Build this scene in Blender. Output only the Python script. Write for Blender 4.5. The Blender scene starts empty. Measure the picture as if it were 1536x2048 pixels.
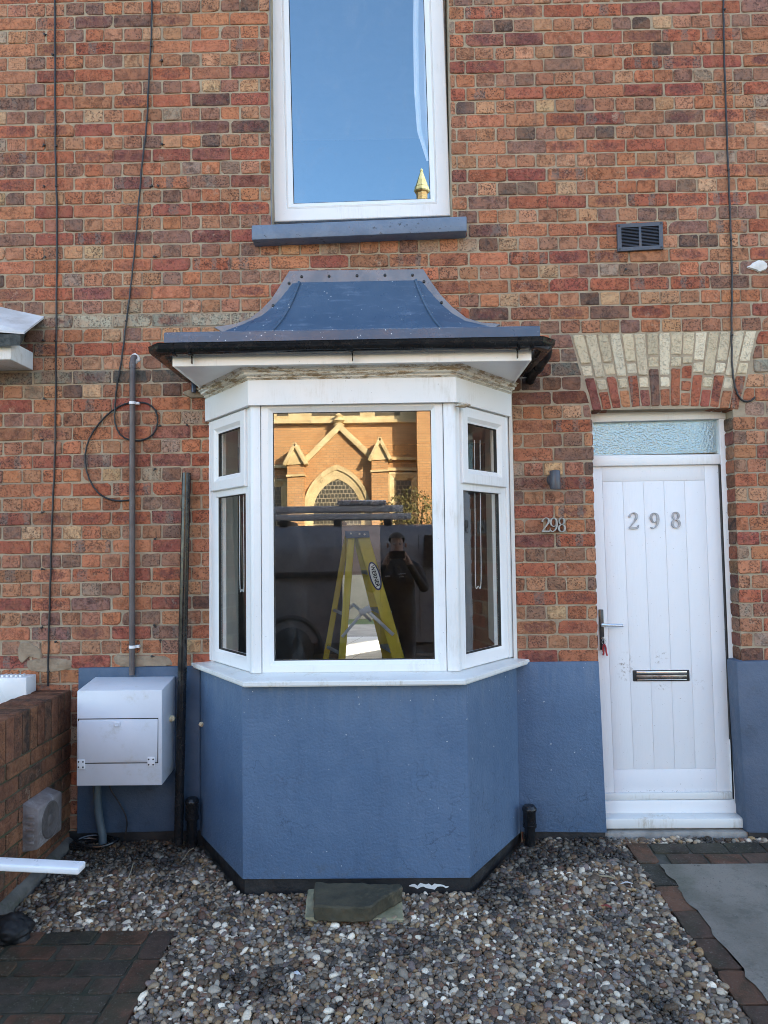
import bpy, bmesh, math, random
import numpy as np
from mathutils import Vector, Matrix, noise as mnoise

random.seed(7)
S = bpy.context.scene
COL = S.collection
R = math.radians

# ------------------------------------------------------------------ camera
FPX, CX, CY = 1450.0, 768.0, 1024.0           # focal length and centre, in pixels of the 1536x2048 frame
CAM = Vector((0.0, -4.2, 1.661))
YAW, PITCH, ROLL = 0.0152, 0.0455, 0.013
_f = Vector((-math.sin(YAW) * math.cos(PITCH), math.cos(YAW) * math.cos(PITCH), math.sin(PITCH)))
_r0 = Vector((math.cos(YAW), math.sin(YAW), 0))
_u0 = _r0.cross(_f)
_r = _r0 * math.cos(ROLL) - _u0 * math.sin(ROLL)
_u = _u0 * math.cos(ROLL) + _r0 * math.sin(ROLL)
cd = bpy.data.cameras.new('camera')
cam = bpy.data.objects.new('camera', cd)
COL.objects.link(cam)
cam.matrix_world = Matrix(((_r.x, _u.x, -_f.x, CAM.x), (_r.y, _u.y, -_f.y, CAM.y), (_r.z, _u.z, -_f.z, CAM.z), (0, 0, 0, 1)))
cd.sensor_width = 36.0
cd.sensor_fit = 'VERTICAL'
cd.sensor_height = 36.0
cd.lens = 36.0 * FPX / 2048.0
cd.clip_start = 0.02
cd.clip_end = 2000
S.camera = cam
S.render.resolution_x, S.render.resolution_y = 768, 1024

# ------------------------------------------------------------------ daylight
SUN_AZ, SUN_EL = R(40), R(23)                 # from +Y (behind the house) towards +X
w = bpy.data.worlds.new('World'); S.world = w; w.use_nodes = True
nt = w.node_tree
bg = nt.nodes['Background']
sky = nt.nodes.new('ShaderNodeTexSky')
sky.sky_type = 'NISHITA'; sky.sun_disc = False
sky.sun_elevation = SUN_EL; sky.sun_rotation = SUN_AZ
sky.air_density = 1.0; sky.dust_density = 1.1; sky.ozone_density = 0.85
nt.links.new(sky.outputs[0], bg.inputs[0])
bg.inputs[1].default_value = 0.12
sl = bpy.data.lights.new('sun', 'SUN'); sl.energy = 4.7; sl.angle = R(0.5); sl.color = (1.0, 0.87, 0.68)
sun = bpy.data.objects.new('sun', sl); COL.objects.link(sun)
sd = Vector((math.sin(SUN_AZ) * math.cos(SUN_EL), math.cos(SUN_AZ) * math.cos(SUN_EL), math.sin(SUN_EL)))
sun.rotation_euler = sd.to_track_quat('Z', 'Y').to_euler()
sun.location = (0, 0, 30)
S.view_settings.view_transform = 'Standard'
S.view_settings.look = 'None'
S.view_settings.exposure = 2.6
S.cycles.max_bounces = 8
S.cycles.transparent_max_bounces = 16
S.cycles.use_denoising = True
S.cycles.filter_width = 0.95
S.cycles.sample_clamp_indirect = 6

# ------------------------------------------------------------------ pixel -> place
def ray(px, py):
    return (_f * FPX + _r * (px - CX) - _u * (py - CY)).normalized()
def at(px, py, Y):
    d = ray(px, py)
    return CAM + d * ((Y - CAM.y) / d.y)
def gz(y):
    return -0.02 + 0.065 * max(y, -0.7) + (0.02 * (y + 0.7) if y < -0.7 else 0)
def ground(px, py, dz=0.0):
    d = ray(px, py); z = -0.03
    for _ in range(12):
        p = CAM + d * ((z - CAM.z) / d.z); z = gz(p.y) + dz
    return p
def mirrored(px, py, wy, Y):
    """where a thing stands at depth Y (behind the camera) that is seen mirrored in a pane lying in the plane y = wy"""
    p = at(px, py, 2 * wy - Y)
    return Vector((p.x, Y, p.z))

# ------------------------------------------------------------------ materials
class NB:
    def __init__(s, name):
        s.m = bpy.data.materials.new(name); s.m.use_nodes = True
        s.t = s.m.node_tree; s.n = s.t.nodes; s.l = s.t.links
        s.p = s.n['Principled BSDF']; s.out = s.n['Material Output']
        s._oc = None
    def node(s, typ, **kw):
        x = s.n.new(typ)
        for k, v in kw.items():
            setattr(x, k, v)
        return x
    def link(s, a, b): s.l.new(a, b)
    def oc(s):
        if s._oc is None: s._oc = s.node('ShaderNodeTexCoord').outputs['Object']
        return s._oc
    def val(s, sock, v):
        if hasattr(v, 'is_output'): s.link(v, sock)
        elif isinstance(v, (tuple, list)) and len(v) == 3 and sock.type == 'RGBA': sock.default_value = (*v, 1)
        else: sock.default_value = v
    def noise(s, scale, detail=4, rough=0.55, vec=None, dist=0.0):
        x = s.node('ShaderNodeTexNoise'); x.inputs['Scale'].default_value = scale
        x.inputs['Detail'].default_value = detail; x.inputs['Roughness'].default_value = rough
        x.inputs['Distortion'].default_value = dist
        s.link(vec if vec is not None else s.oc(), x.inputs['Vector'])
        return x.outputs[0]
    def vor(s, scale, vec=None, feature='F1'):
        x = s.node('ShaderNodeTexVoronoi'); x.feature = feature; x.inputs['Scale'].default_value = scale
        s.link(vec if vec is not None else s.oc(), x.inputs['Vector'])
        return x.outputs[0]
    def ramp(s, v, a, b, lo=0.0, hi=1.0):
        x = s.node('ShaderNodeMapRange'); x.interpolation_type = 'SMOOTHSTEP'
        s.val(x.inputs[0], v)
        x.inputs[1].default_value = a; x.inputs[2].default_value = b
        x.inputs[3].default_value = lo; x.inputs[4].default_value = hi
        return x.outputs[0]
    def math(s, op, a, b=0.0, c=0.0):
        x = s.node('ShaderNodeMath', operation=op)
        s.val(x.inputs[0], a); s.val(x.inputs[1], b); s.val(x.inputs[2], c)
        return x.outputs[0]
    def mix(s, f, a, b, mode='MIX'):
        x = s.node('ShaderNodeMix', data_type='RGBA', blend_type=mode)
        s.val(x.inputs[0], f); s.val(x.inputs[6], a); s.val(x.inputs[7], b)
        return x.outputs[2]
    def mapping(s, scale=(1, 1, 1), rot=(0, 0, 0), loc=(0, 0, 0), vec=None):
        x = s.node('ShaderNodeMapping')
        x.inputs['Scale'].default_value = scale; x.inputs['Rotation'].default_value = rot; x.inputs['Location'].default_value = loc
        s.link(vec if vec is not None else s.oc(), x.inputs[0])
        return x.outputs[0]
    def sep(s, vec=None):
        x = s.node('ShaderNodeSeparateXYZ'); s.link(vec if vec is not None else s.oc(), x.inputs[0]); return x.outputs
    def bump(s, h, dist=0.002, strength=1.0):
        x = s.node('ShaderNodeBump'); x.inputs['Distance'].default_value = dist; x.inputs['Strength'].default_value = strength
        s.link(h, x.inputs['Height']); s.link(x.outputs[0], s.p.inputs['Normal'])
    def attr(s, name, out='Color'):
        x = s.node('ShaderNodeAttribute'); x.attribute_name = name; return x.outputs[out]
    def done(s, base=None, rough=None, metal=None, spec=None, coat=None):
        if base is not None: s.val(s.p.inputs['Base Color'], base)
        if rough is not None: s.val(s.p.inputs['Roughness'], rough)
        if metal is not None: s.val(s.p.inputs['Metallic'], metal)
        if spec is not None: s.val(s.p.inputs['Specular IOR Level'], spec)
        if coat is not None: s.val(s.p.inputs['Coat Weight'], coat)
        return s.m

def mottled(name, c1, c2, scale=6, rough=0.6, bump_d=0.001, bump_s=60, metal=0.0, spec=0.5, dirt=None, dirt_scale=9, dirt_lo=.55, dirt_hi=.75, coat=0.0, rvar=0.12):
    b = NB(name)
    n = b.noise(scale, 6, .6)
    c = b.mix(b.ramp(n, .35, .68), c1, c2)
    if dirt:
        dn = b.noise(dirt_scale, 8, .7)
        c = b.mix(b.math('MULTIPLY', b.ramp(dn, dirt_lo, dirt_hi), .75), c, dirt)
    if bump_d: b.bump(b.noise(bump_s, 5, .6), bump_d)
    return b.done(c, b.ramp(b.noise(scale * 2.3, 4), .3, .7, max(rough - rvar, .02), min(rough + rvar, 1)), metal, spec, coat)

# ------------------------------------------------------------------ mesh building
class MB:
    def __init__(s): s.v = []; s.f = []; s.a = {}; s.smooth = []
    def add(s, vs, fs, smooth=False):
        o = len(s.v); s.v.extend([tuple(x) for x in vs]); s.f.extend([tuple(i + o for i in f) for f in fs])
        s.smooth.extend([smooth] * len(fs)); return o
    def bm(s, b, smooth=False):
        b.verts.index_update()
        s.add([v.co[:] for v in b.verts], [[v.index for v in f.verts] for f in b.faces], smooth); b.free()
    def obox(s, o, ex, ey, ez, bev=0.0, seg=2):
        """box from corner o along three edge vectors"""
        o, ex, ey, ez = Vector(o), Vector(ex), Vector(ey), Vector(ez)
        vs = [o, o + ex, o + ex + ey, o + ey, o + ez, o + ex + ez, o + ex + ey + ez, o + ey + ez]
        fs = [(0, 3, 2, 1), (4, 5, 6, 7), (0, 1, 5, 4), (1, 2, 6, 5), (2, 3, 7, 6), (3, 0, 4, 7)]
        if ex.cross(ey).dot(ez) < 0: fs = [f[::-1] for f in fs]
        if bev <= 0: s.add(vs, fs); return
        b = bmesh.new(); bv = [b.verts.new(v) for v in vs]
        for f in fs: b.faces.new([bv[i] for i in f])
        bmesh.ops.bevel(b, geom=b.edges[:], offset=bev, segments=seg, profile=.5, affect='EDGES')
        s.bm(b, True)
    def box(s, x0, x1, y0, y1, z0, z1, bev=0.0, seg=2):
        s.obox((x0, y0, z0), (x1 - x0, 0, 0), (0, y1 - y0, 0), (0, 0, z1 - z0), bev, seg)
    def prism(s, pts, ext, bev=0.0):
        """polygon pts (3-D) pushed along ext"""
        pts = [Vector(p) for p in pts]; ext = Vector(ext); n = len(pts)
        nr = Vector((0, 0, 0))
        for i in range(n): nr += pts[i].cross(pts[(i + 1) % n])
        vs = pts + [p + ext for p in pts]
        fs = [tuple(range(n))[::-1], tuple(range(n, 2 * n))] + [(i, (i + 1) % n, n + (i + 1) % n, n + i) for i in range(n)]
        if nr.dot(ext) < 0: fs = [f[::-1] for f in fs]
        if bev <= 0: s.add(vs, fs); return
        b = bmesh.new(); bv = [b.verts.new(v) for v in vs]
        for f in fs: b.faces.new([bv[i] for i in f])
        bmesh.ops.bevel(b, geom=b.edges[:], offset=bev, segments=2, profile=.5, affect='EDGES')
        s.bm(b, True)
    def tube(s, pts, r, n=10, closed=False, caps=True):
        pts = [Vector(p) for p in pts]; m = len(pts)
        rs = r if isinstance(r, (list, tuple)) else [r] * m
        up = None; vs = []
        for i, p in enumerate(pts):
            a = pts[(i - 1) % m] if (i or closed) else p
            c = pts[(i + 1) % m] if (i < m - 1 or closed) else p
            t = (c - a).normalized()
            if up is None:
                up = Vector((0, 0, 1)) if abs(t.z) < .9 else Vector((1, 0, 0))
            x = t.cross(up).normalized(); y = x.cross(t); up = y
            for k in range(n):
                q = 2 * math.pi * k / n
                vs.append(p + (x * math.cos(q) + y * math.sin(q)) * rs[i])
        fs = []
        for i in range(m if closed else m - 1):
            j = (i + 1) % m
            for k in range(n):
                l = (k + 1) % n
                fs.append((i * n + k, i * n + l, j * n + l, j * n + k))
        if caps and not closed:
            fs.append(tuple(range(n))[::-1]); fs.append(tuple((m - 1) * n + k for k in range(n)))
        s.add(vs, fs, True)
    def lathe(s, c, axis, prof, n=20):
        """prof: (distance along axis, radius)"""
        axis = Vector(axis).normalized(); c = Vector(c)
        s.tube_like(c, axis, prof, n)
    def tube_like(s, c, axis, prof, n):
        up = Vector((0, 0, 1)) if abs(axis.z) < .9 else Vector((1, 0, 0))
        x = axis.cross(up).normalized(); y = axis.cross(x)
        vs = []; fs = []
        for (d, r) in prof:
            for k in range(n):
                q = 2 * math.pi * k / n
                vs.append(c + axis * d + (x * math.cos(q) + y * math.sin(q)) * max(r, 1e-4))
        for i in range(len(prof) - 1):
            for k in range(n):
                l = (k + 1) % n
                fs.append((i * n + k, i * n + l, (i + 1) * n + l, (i + 1) * n + k))
        fs.append(tuple(range(n))[::-1]); fs.append(tuple((len(prof) - 1) * n + k for k in range(n)))
        s.add(vs, fs, True)
    def sweep(s, path, prof, smooth=False):
        """path in plan (x, y); prof: closed list of (outward, z); outward is to the right of travel; mitred"""
        P = [Vector((p[0], p[1])) for p in path]; m = len(P)
        nrm = []
        for i in range(m - 1):
            d = (P[i + 1] - P[i]).normalized(); nrm.append(Vector((d.y, -d.x)))
        k = len(prof); vs = []
        for i in range(m):
            if i == 0: o = nrm[0]
            elif i == m - 1: o = nrm[-1]
            else:
                a, b = nrm[i - 1], nrm[i]; o = (a + b) / (1 + a.dot(b))
            for (u, z) in prof: vs.append((P[i].x + o.x * u, P[i].y + o.y * u, z))
        fs = []
        for i in range(m - 1):
            for j in range(k):
                l = (j + 1) % k
                fs.append((i * k + j, (i + 1) * k + j, (i + 1) * k + l, i * k + l))
        fs.append(tuple(range(k))); fs.append(tuple((m - 1) * k + j for j in range(k))[::-1])
        s.add(vs, fs, smooth)
    def frame(s, F, u0, u1, z0, z1, prof):
        """mitred rectangular frame; F(u, n, z) -> point; prof: closed list of (inset, n)"""
        k = len(prof); vs = []
        for (i, n) in prof:
            for (u, z) in ((u0 + i, z0 + i), (u1 - i, z0 + i), (u1 - i, z1 - i), (u0 + i, z1 - i)): vs.append(F(u, n, z))
        fs = []
        for a in range(k):
            b = (a + 1) % k
            for q in range(4):
                r = (q + 1) % 4
                fs.append((a * 4 + q, a * 4 + r, b * 4 + r, b * 4 + q))
        s.add(vs, fs)
    def build(s, name, mat, parent=None, loc=None, kind=None):
        base = Vector(loc) if loc is not None else (wloc(parent) if parent else Vector((0, 0, 0)))
        me = bpy.data.meshes.new(name)
        me.from_pydata([(v[0] - base.x, v[1] - base.y, v[2] - base.z) for v in s.v], [], s.f)
        me.polygons.foreach_set('use_smooth', s.smooth)
        for an, (typ, dat) in s.a.items():
            at_ = me.attributes.new(an, typ, 'POINT')
            at_.data.foreach_set('color' if typ == 'FLOAT_COLOR' else 'vector', np.array(dat, dtype=np.float32).ravel())
        me.materials.append(mat)
        b = bmesh.new(); b.from_mesh(me); bmesh.ops.recalc_face_normals(b, faces=b.faces); b.to_mesh(me); b.free()
        if any(s.smooth):
            try: me.set_sharp_from_angle(angle=R(38))
            except Exception: pass
        me.update()
        o = bpy.data.objects.new(name, me); COL.objects.link(o)
        if parent: o.parent = parent; o.location = base - wloc(parent)
        else: o.location = base
        if kind: o['kind'] = kind
        return o

def wloc(o):
    v = Vector((0, 0, 0))
    while o is not None: v += o.location; o = o.parent
    return v
def tag(o, label=None, cat=None, group=None, kind=None):
    if label: o['label'] = label
    if cat: o['category'] = cat
    if group: o['group'] = group
    if kind: o['kind'] = kind
    return o
def thing(name, loc, label, cat, group=None):
    o = bpy.data.objects.new(name, None); o.empty_display_size = .1; COL.objects.link(o); o.location = loc
    return tag(o, label, cat, group)
def smooth_path(pts, per=8, closed=False):
    P = [Vector(p) for p in pts]; n = len(P); out = []
    rng = range(n) if closed else range(n - 1)
    for i in rng:
        if closed: a, b, c, d = P[(i - 1) % n], P[i], P[(i + 1) % n], P[(i + 2) % n]
        else: a, b, c, d = P[max(i - 1, 0)], P[i], P[i + 1], P[min(i + 2, n - 1)]
        for k in range(per):
            t = k / per
            out.append(.5 * ((2 * b) + (c - a) * t + (2 * a - 5 * b + 4 * c - d) * t * t + (3 * b - a - 3 * c + d) * t ** 3))
    if not closed: out.append(P[-1])
    return out
WF = lambda Y: (lambda u, n, z: Vector((u, Y - n, z)))      # frame lying in the plane y = Y, n towards the street
# ------------------------------------------------------------------ bricks
def brick_material(name, rough_face=1.0):
    b = NB(name)
    col = b.attr('bc'); br = b.attr('br', 'Vector')
    u, v, sd = b.sep(br)[0:3]
    alpha = b.attr('bc', 'Alpha')                       # 1 for a stretcher
    off = b.node('ShaderNodeVectorMath', operation='ADD')
    b.link(b.oc(), off.inputs[0])
    cmb = b.node('ShaderNodeCombineXYZ'); b.link(sd, cmb.inputs[0]); b.link(sd, cmb.inputs[2]); b.link(cmb.outputs[0], off.inputs[1])
    V = off.outputs[0]
    r1 = b.math('FRACT', b.math('MULTIPLY', sd, 17.31)); r2 = b.math('FRACT', b.math('MULTIPLY', sd, 41.7)); r3 = b.math('FRACT', b.math('MULTIPLY', sd, 5.93))
    blot = b.ramp(b.noise(22, 5, .62, V, .6), .42, .66)
    c = b.mix(b.math('MULTIPLY', blot, b.math('MULTIPLY_ADD', r1, .65 * rough_face, .25 * rough_face)), col, b.mix(1.0, col, (.42, .38, .38), 'MULTIPLY'))
    # burnt heart of a stretcher
    e = b.math('ADD', b.math('POWER', b.math('ABSOLUTE', u), 2.0), b.math('POWER', b.math('ABSOLUTE', v), 2.0))
    e = b.math('ADD', e, b.math('MULTIPLY', b.math('SUBTRACT', b.noise(34, 5, .65, V), .5), 2.0))
    heart = b.math('MULTIPLY', b.ramp(e, .30, .75, 1, 0), b.math('MULTIPLY', alpha, b.ramp(r2, .5, .75)))
    c = b.mix(b.math('MULTIPLY', heart, b.ramp(b.noise(70, 4, .7, V), .35, .6, .25, .8)), c, (.150, .055, .050))
    # grey kiss marks left by the kiln stack
    k = b.math('SINE', b.math('ADD', b.math('MULTIPLY', u, b.math('MULTIPLY_ADD', r1, 4.0, 3.2)), b.math('MULTIPLY', r2, 6.28)))
    k = b.math('ADD', k, b.math('MULTIPLY', b.math('SUBTRACT', b.noise(40, 4, .6, V), .5), 1.2))
    kiss = b.math('MULTIPLY', b.ramp(k, .45, .65), b.math('MULTIPLY', alpha, b.ramp(r3, .76, .80)))
    c = b.mix(b.math('MULTIPLY', kiss, b.ramp(b.noise(80, 4, .7, V), .35, .6, .2, .85)), c, (.175, .140, .120))
    # pale rubbed faces, pits and specks
    c = b.mix(b.math('MULTIPLY', b.ramp(b.noise(60, 4, .7, V), .55, .8), .35), c, (.50, .36, .26))
    edge = b.ramp(b.math('ADD', b.math('MAXIMUM', b.math('ABSOLUTE', u), b.math('ABSOLUTE', v)), b.math('MULTIPLY', b.noise(45, 3, .6, V), .25)), 1.0, 1.18)
    c = b.mix(b.math('MULTIPLY', edge, .45 * rough_face), c, (.10, .06, .045))
    # soft drifts of tone inside every brick, and weather over whole areas of the wall
    if rough_face > .8: c = b.mix(b.math('MULTIPLY', b.ramp(b.noise(13, 3, .5, V, .8), .40, .62), .42), c, b.mix(.55, c, (.46, .20, .10)))
    c = b.mix(b.math('MULTIPLY', b.ramp(b.noise(30, 5, .7, V), .56, .72), b.math('MULTIPLY', r2, .7 * rough_face)), c, (.17, .105, .08))
    area = b.ramp(b.noise(.9, 4, .6), .38, .68)
    c = b.mix(b.math('MULTIPLY', area, .38), c, b.mix(1.0, c, (.66, .62, .60), 'MULTIPLY'))
    runs = b.math('MULTIPLY', b.ramp(b.noise(3.0, 7, .7, b.mapping((3.2, 1, .45))), .56, .72), .38 * rough_face)
    c = b.mix(runs, c, (.085, .065, .055))
    smear = b.math('MULTIPLY', b.ramp(b.noise(7, 8, .78), .57, .66), b.ramp(b.noise(1.7, 3, .5), .46, .6))
    c = b.mix(b.math('MULTIPLY', smear, .55), c, (.44, .36, .26))
    pit = b.ramp(b.noise(85, 3, .65, V), .56, .63)
    dens = b.ramp(b.noise(14, 3, .6, V), .30, .55)
    pit = b.math('MULTIPLY', pit, dens)
    dots = b.math('MULTIPLY', b.ramp(b.vor(78, V), .24, .40, 1, 0), b.ramp(b.noise(11, 4, .65, V), .40, .54))
    pit = b.math('MAXIMUM', pit, dots)
    c = b.mix(b.math('MULTIPLY', pit, b.math('MULTIPLY_ADD', r3, .62 * rough_face, .12 * rough_face)), c, (.055, .034, .028))
    white = b.ramp(b.noise(120, 2, .5), .73, .78)
    c = b.mix(b.math('MULTIPLY', white, b.math('MULTIPLY', b.ramp(b.noise(2.2, 2), .5, .62), .7)), c, (.62, .56, .48))
    h = b.math('SUBTRACT', b.noise(90, 6, .7, V), b.math('MULTIPLY', pit, .8))
    b.bump(h, .0035)
    return b.done(c, b.ramp(b.noise(50, 3), .3, .7, .72, .95), 0, .25)

def mortar_material():
    b = NB('mortar')
    n = b.noise(11, 7, .65)
    c = b.mix(b.ramp(n, .35, .7), (.41, .33, .23), (.29, .225, .155))
    c = b.mix(b.math('MULTIPLY', b.ramp(b.noise(1.3, 3), .5, .66), .4), c, (.20, .155, .12))
    c = b.mix(b.math('MULTIPLY', b.ramp(b.noise(70, 3), .66, .72), .6), c, (.60, .52, .42))
    b.bump(b.noise(160, 5, .7), .003)
    return b.done(c, .95, 0, .2)

M_BRICK = brick_material('old_brick')
M_MORTAR = mortar_material()
M_CREAM = brick_material('cream_brick', .35)

STRETCH = [((.41, .150, .078), 28), ((.37, .110, .060), 28), ((.30, .085, .060), 14), ((.24, .085, .070), 8), ((.44, .185, .095), 14), ((.34, .150, .085), 8), ((.21, .115, .090), 7), ((.11, .065, .055), 3)]
HEAD = [((.40, .190, .105), 28), ((.34, .155, .092), 24), ((.46, .240, .130), 14), ((.28, .145, .098), 14), ((.44, .165, .080), 18), ((.21, .125, .095), 11), ((.105, .075, .062), 4), ((.33, .250, .180), 5), ((.50, .31, .175), 5)]
BUFF = (.42, .36, .26)
def pick(tab):
    t = random.random() * sum(w for _, w in tab)
    for c, w in tab:
        t -= w
        if t <= 0: break
    k = random.uniform(.92, 1.26); mean = (.36, .150, .083)
    c = tuple(x * .93 + y * .07 for x, y in zip(c, mean))
    return tuple(max(.015, min(.8, x * k * random.uniform(.95, 1.05))) for x in c)

class Bricks(MB):
    def __init__(s): super().__init__(); s.bc = []; s.br = []
    def brick(s, O, e1, e2, n, quad, col, stretcher, proud=.0042, deep=.004, rad=(.004, .012), jit=.0021):
        """quad: four (a, b) corners counter-clockwise from bottom left, in the frame O + a e1 + b e2"""
        O, e1, e2, n = Vector(O), Vector(e1), Vector(e2), Vector(n)
        q = [Vector(p) for p in quad]
        cx = sum(p.x for p in q) / 4; cz = sum(p.y for p in q) / 4
        hw = max(.01, (max(p.x for p in q) - min(p.x for p in q)) / 2); hh = max(.01, (max(p.y for p in q) - min(p.y for p in q)) / 2)
        seed = random.random() * 40
        ring = []
        for i in range(4):
            p, a, b = q[i], q[i - 1], q[(i + 1) % 4]
            da = (a - p); db = (b - p); la, lb = da.length, db.length
            if la < 1e-5 or lb < 1e-5: return
            da /= la; db /= lb
            r = min(random.uniform(*rad), la * .4, lb * .4)
            if random.random() < .10: r = min(r * random.uniform(1.6, 3.0), la * .45, lb * .45)
            ring += [p + da * r, p + (da + db) * r * .30, p + db * r]
            nm = max(0, int(lb / .045) - 1)
            for k in range(nm):
                t = (k + 1) / (nm + 1)
                if r < t * lb < lb - r: ring.append(p + db * (t * lb))
        jj = [Vector((random.uniform(-jit, jit), random.uniform(-jit, jit))) for _ in ring]
        ring = [p + j for p, j in zip(ring, jj)]
        N = len(ring); cen = Vector((cx, cz)); ins = .0052
        pr = proud + random.uniform(-.002, .0025); tl = random.uniform(-.0015, .0015) ; th = random.uniform(-.0015, .0015)
        def P(p, d): return O + e1 * p.x + e2 * p.y + n * d
        def inn(p):
            d = cen - p; return p + Vector((d.x / hw, d.y / hh)) * ins
        def tilt(p): return tl * (p.x - cx) / hw + th * (p.y - cz) / hh
        r2 = [inn(p) for p in ring]
        vs = [P(p, -deep) for p in ring] + [P(p, pr * .55 + tilt(p)) for p in ring] + [P(p, pr + tilt(p)) for p in r2]
        fs = []
        for L in (0, 1):
            for i in range(N):
                j = (i + 1) % N
                fs.append((L * N + i, L * N + j, (L + 1) * N + j, (L + 1) * N + i))
        fs.append(tuple(2 * N + i for i in range(N)))
        s.add(vs, fs)
        c4 = (*col, 1.0 if stretcher else 0.0)
        for rr in (ring, ring, r2):
            for p in rr:
                s.bc.append(c4); s.br.append(((p.x - cx) / hw, (p.y - cz) / hh, seed))
    def build(s, *a, **k):
        s.a = {'bc': ('FLOAT_COLOR', s.bc), 'br': ('FLOAT_VECTOR', s.br)}
        return super().build(*a, **k)

# bond worked out from the photograph: English bond, rows of stretchers and of headers in turn
CH, SL = .0830, .2340
Z0 = at(200, 754, 0).z - CH / 2        # bottom of a stretcher row
X0 = at(145.5, 754, 0).x               # an upright joint in the stretcher rows
JT = .0095
def pxw(px, py, Y=0.0): return at(px, py, Y)

# openings in the front wall
UWL, UWR, UWZ0, UWZ1 = at(542, 230, 0).x, at(900, 230, 0).x, at(720, 462, 0).z, 5.55
DL, DR = at(1187, 1000, 0).x, at(1479, 1200, 0).x
DZ1 = at(1330, 818, 0).z
BL, BR = -1.07, .69
ARCH_L = [at(1143, 668, 0), at(1186, 824, 0)]; ARCH_R = [at(1515, 660, 0), at(1476, 822, 0)]
def arch_lim(z):
    """limits of the arch at height z, None outside"""
    (a, b), (c, d) = ARCH_L, ARCH_R
    if z > max(a.z, c.z) + .012 or z < min(b.z, d.z): return None
    xl = a.x + (b.x - a.x) * (a.z - z) / (a.z - b.z); xr = c.x + (d.x - c.x) * (c.z - z) / (c.z - d.z)
    return xl, xr
WALL_L, WALL_R = at(104, 700, 0).x, 4.6
NB_L = -4.2
ZB, ZT = -.25, 6.3
PLZ = at(1120, 1324, 0).z

def row_color(i, xc, zc, stretcher):
    c = pick(STRETCH if stretcher else HEAD)
    p = (xc, zc)
    return c

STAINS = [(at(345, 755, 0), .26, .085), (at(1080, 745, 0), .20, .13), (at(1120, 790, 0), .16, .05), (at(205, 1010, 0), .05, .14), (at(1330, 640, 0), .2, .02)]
wallset = {'own': Bricks(), 'next': Bricks()}
for i in range(-45, 60):
    z0 = Z0 + i * CH; z1 = z0 + CH
    if z1 < ZB or z0 > ZT: continue
    st = (i % 2 == 0)
    L = SL if st else SL / 2
    off = 0 if st else SL / 4
    zc = (z0 + z1) / 2
    dz = random.uniform(-.0012, .0012)
    k0 = int((NB_L - X0) / L) - 1; k1 = int((WALL_R - X0) / L) + 1
    for k in range(k0, k1):
        xa = X0 + off + k * L + random.uniform(-.003, .003); xb = xa + L
        xa += JT / 2; xb -= JT / 2
        spans = [(xa, xa, xb, xb)]
        dz = .0045 * mnoise.noise(Vector(((xa + xb) * .45, i * .31, 4.0))) + .0018 * mnoise.noise(Vector(((xa + xb) * 1.7, i * 1.3, 9.0)))
        zb_, zt_ = z0 + JT / 2 + dz + random.uniform(-.001, .001), z1 - JT / 2 + dz + random.uniform(-.001, .001)
        def cut(spans, lb, lt, rb, rt):
            out = []
            for (a, b, c, d) in spans:         # a,b = left bottom/top ; c,d = right bottom/top
                if min(c, d) <= min(lb, lt) or max(a, b) >= max(rb, rt): out.append((a, b, c, d)); continue
                if a < lb or b < lt: out.append((a, b, min(c, lb - JT), min(d, lt - JT)))
                if c > rb or d > rt: out.append((max(a, rb + JT), max(b, rt + JT), c, d))
            return out
        if zc > UWZ0 and zc < UWZ1: spans = cut(spans, UWL + .004, UWL + .004, UWR - .004, UWR - .004)
        if zc < 2.75: spans = cut(spans, BL + .02, BL + .02, BR - .02, BR - .02)
        if zc < DZ1 and arch_lim(zc) is None: spans = cut(spans, DL + JT + .001, DL + JT + .001, DR - JT - .001, DR - JT - .001)
        al = arch_lim(zc)
        if al:
            lb, lt = arch_lim(max(z0, ARCH_L[1].z + .001)) or al, arch_lim(min(z1, ARCH_L[0].z - .001)) or al
            spans = cut(spans, lb[0], lt[0], lb[1], lt[1])
        for (a, b, c, d) in spans:
            if min(c - a, d - b) < .018: continue
            xc = (a + b + c + d) / 4
            col = row_color(i, xc, zc, st)
            own = xc > WALL_L
            # pale sooty string courses
            if st and xc < .3 and i in (0, 4) : 
                col = random.choice([(.46, .40, .29), (.38, .34, .25), (.27, .25, .19)]) if i == 4 else random.choice([(.30, .285, .215), (.17, .155, .125), (.24, .225, .17)])
            if i == -2 and False: pass
            if zc > 2.45 and zc < 3.0 and (xc > .85) and i in (0, 4) and (xc < 1.15 or xc > 2.02): col = (.33, .31, .235)
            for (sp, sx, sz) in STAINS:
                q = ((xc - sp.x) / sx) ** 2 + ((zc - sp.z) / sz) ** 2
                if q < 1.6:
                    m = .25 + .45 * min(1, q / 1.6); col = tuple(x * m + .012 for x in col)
            (wallset['own'] if own else wallset['next']).brick((0, 0, 0), (1, 0, 0), (0, 0, 1), (0, -1, 0), [(a, zb_), (c, zb_), (d, zt_), (b, zt_)], col, st and (c - a) > .15)

# brickwork returning into the door reveal (right side) and the left jamb edge
for i in range(-40, 12):
    z0 = Z0 + i * CH; zc = z0 + CH / 2
    if zc > ARCH_R[1].z - .02 or zc < ZB: continue
    for xr, nx in ((DR, -1), (DL, 1)):
        if xr == DR and zc < PLZ: continue
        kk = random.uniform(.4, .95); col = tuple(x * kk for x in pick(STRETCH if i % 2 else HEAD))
        wallset['own'].brick((xr, 0, 0), (0, 1, 0), (0, 0, 1), (nx, 0, 0), [(.004, z0 + JT / 2), (.105, z0 + JT / 2), (.105, z0 + CH - JT / 2), (.004, z0 + CH - JT / 2)], col, False, proud=.006)

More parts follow.
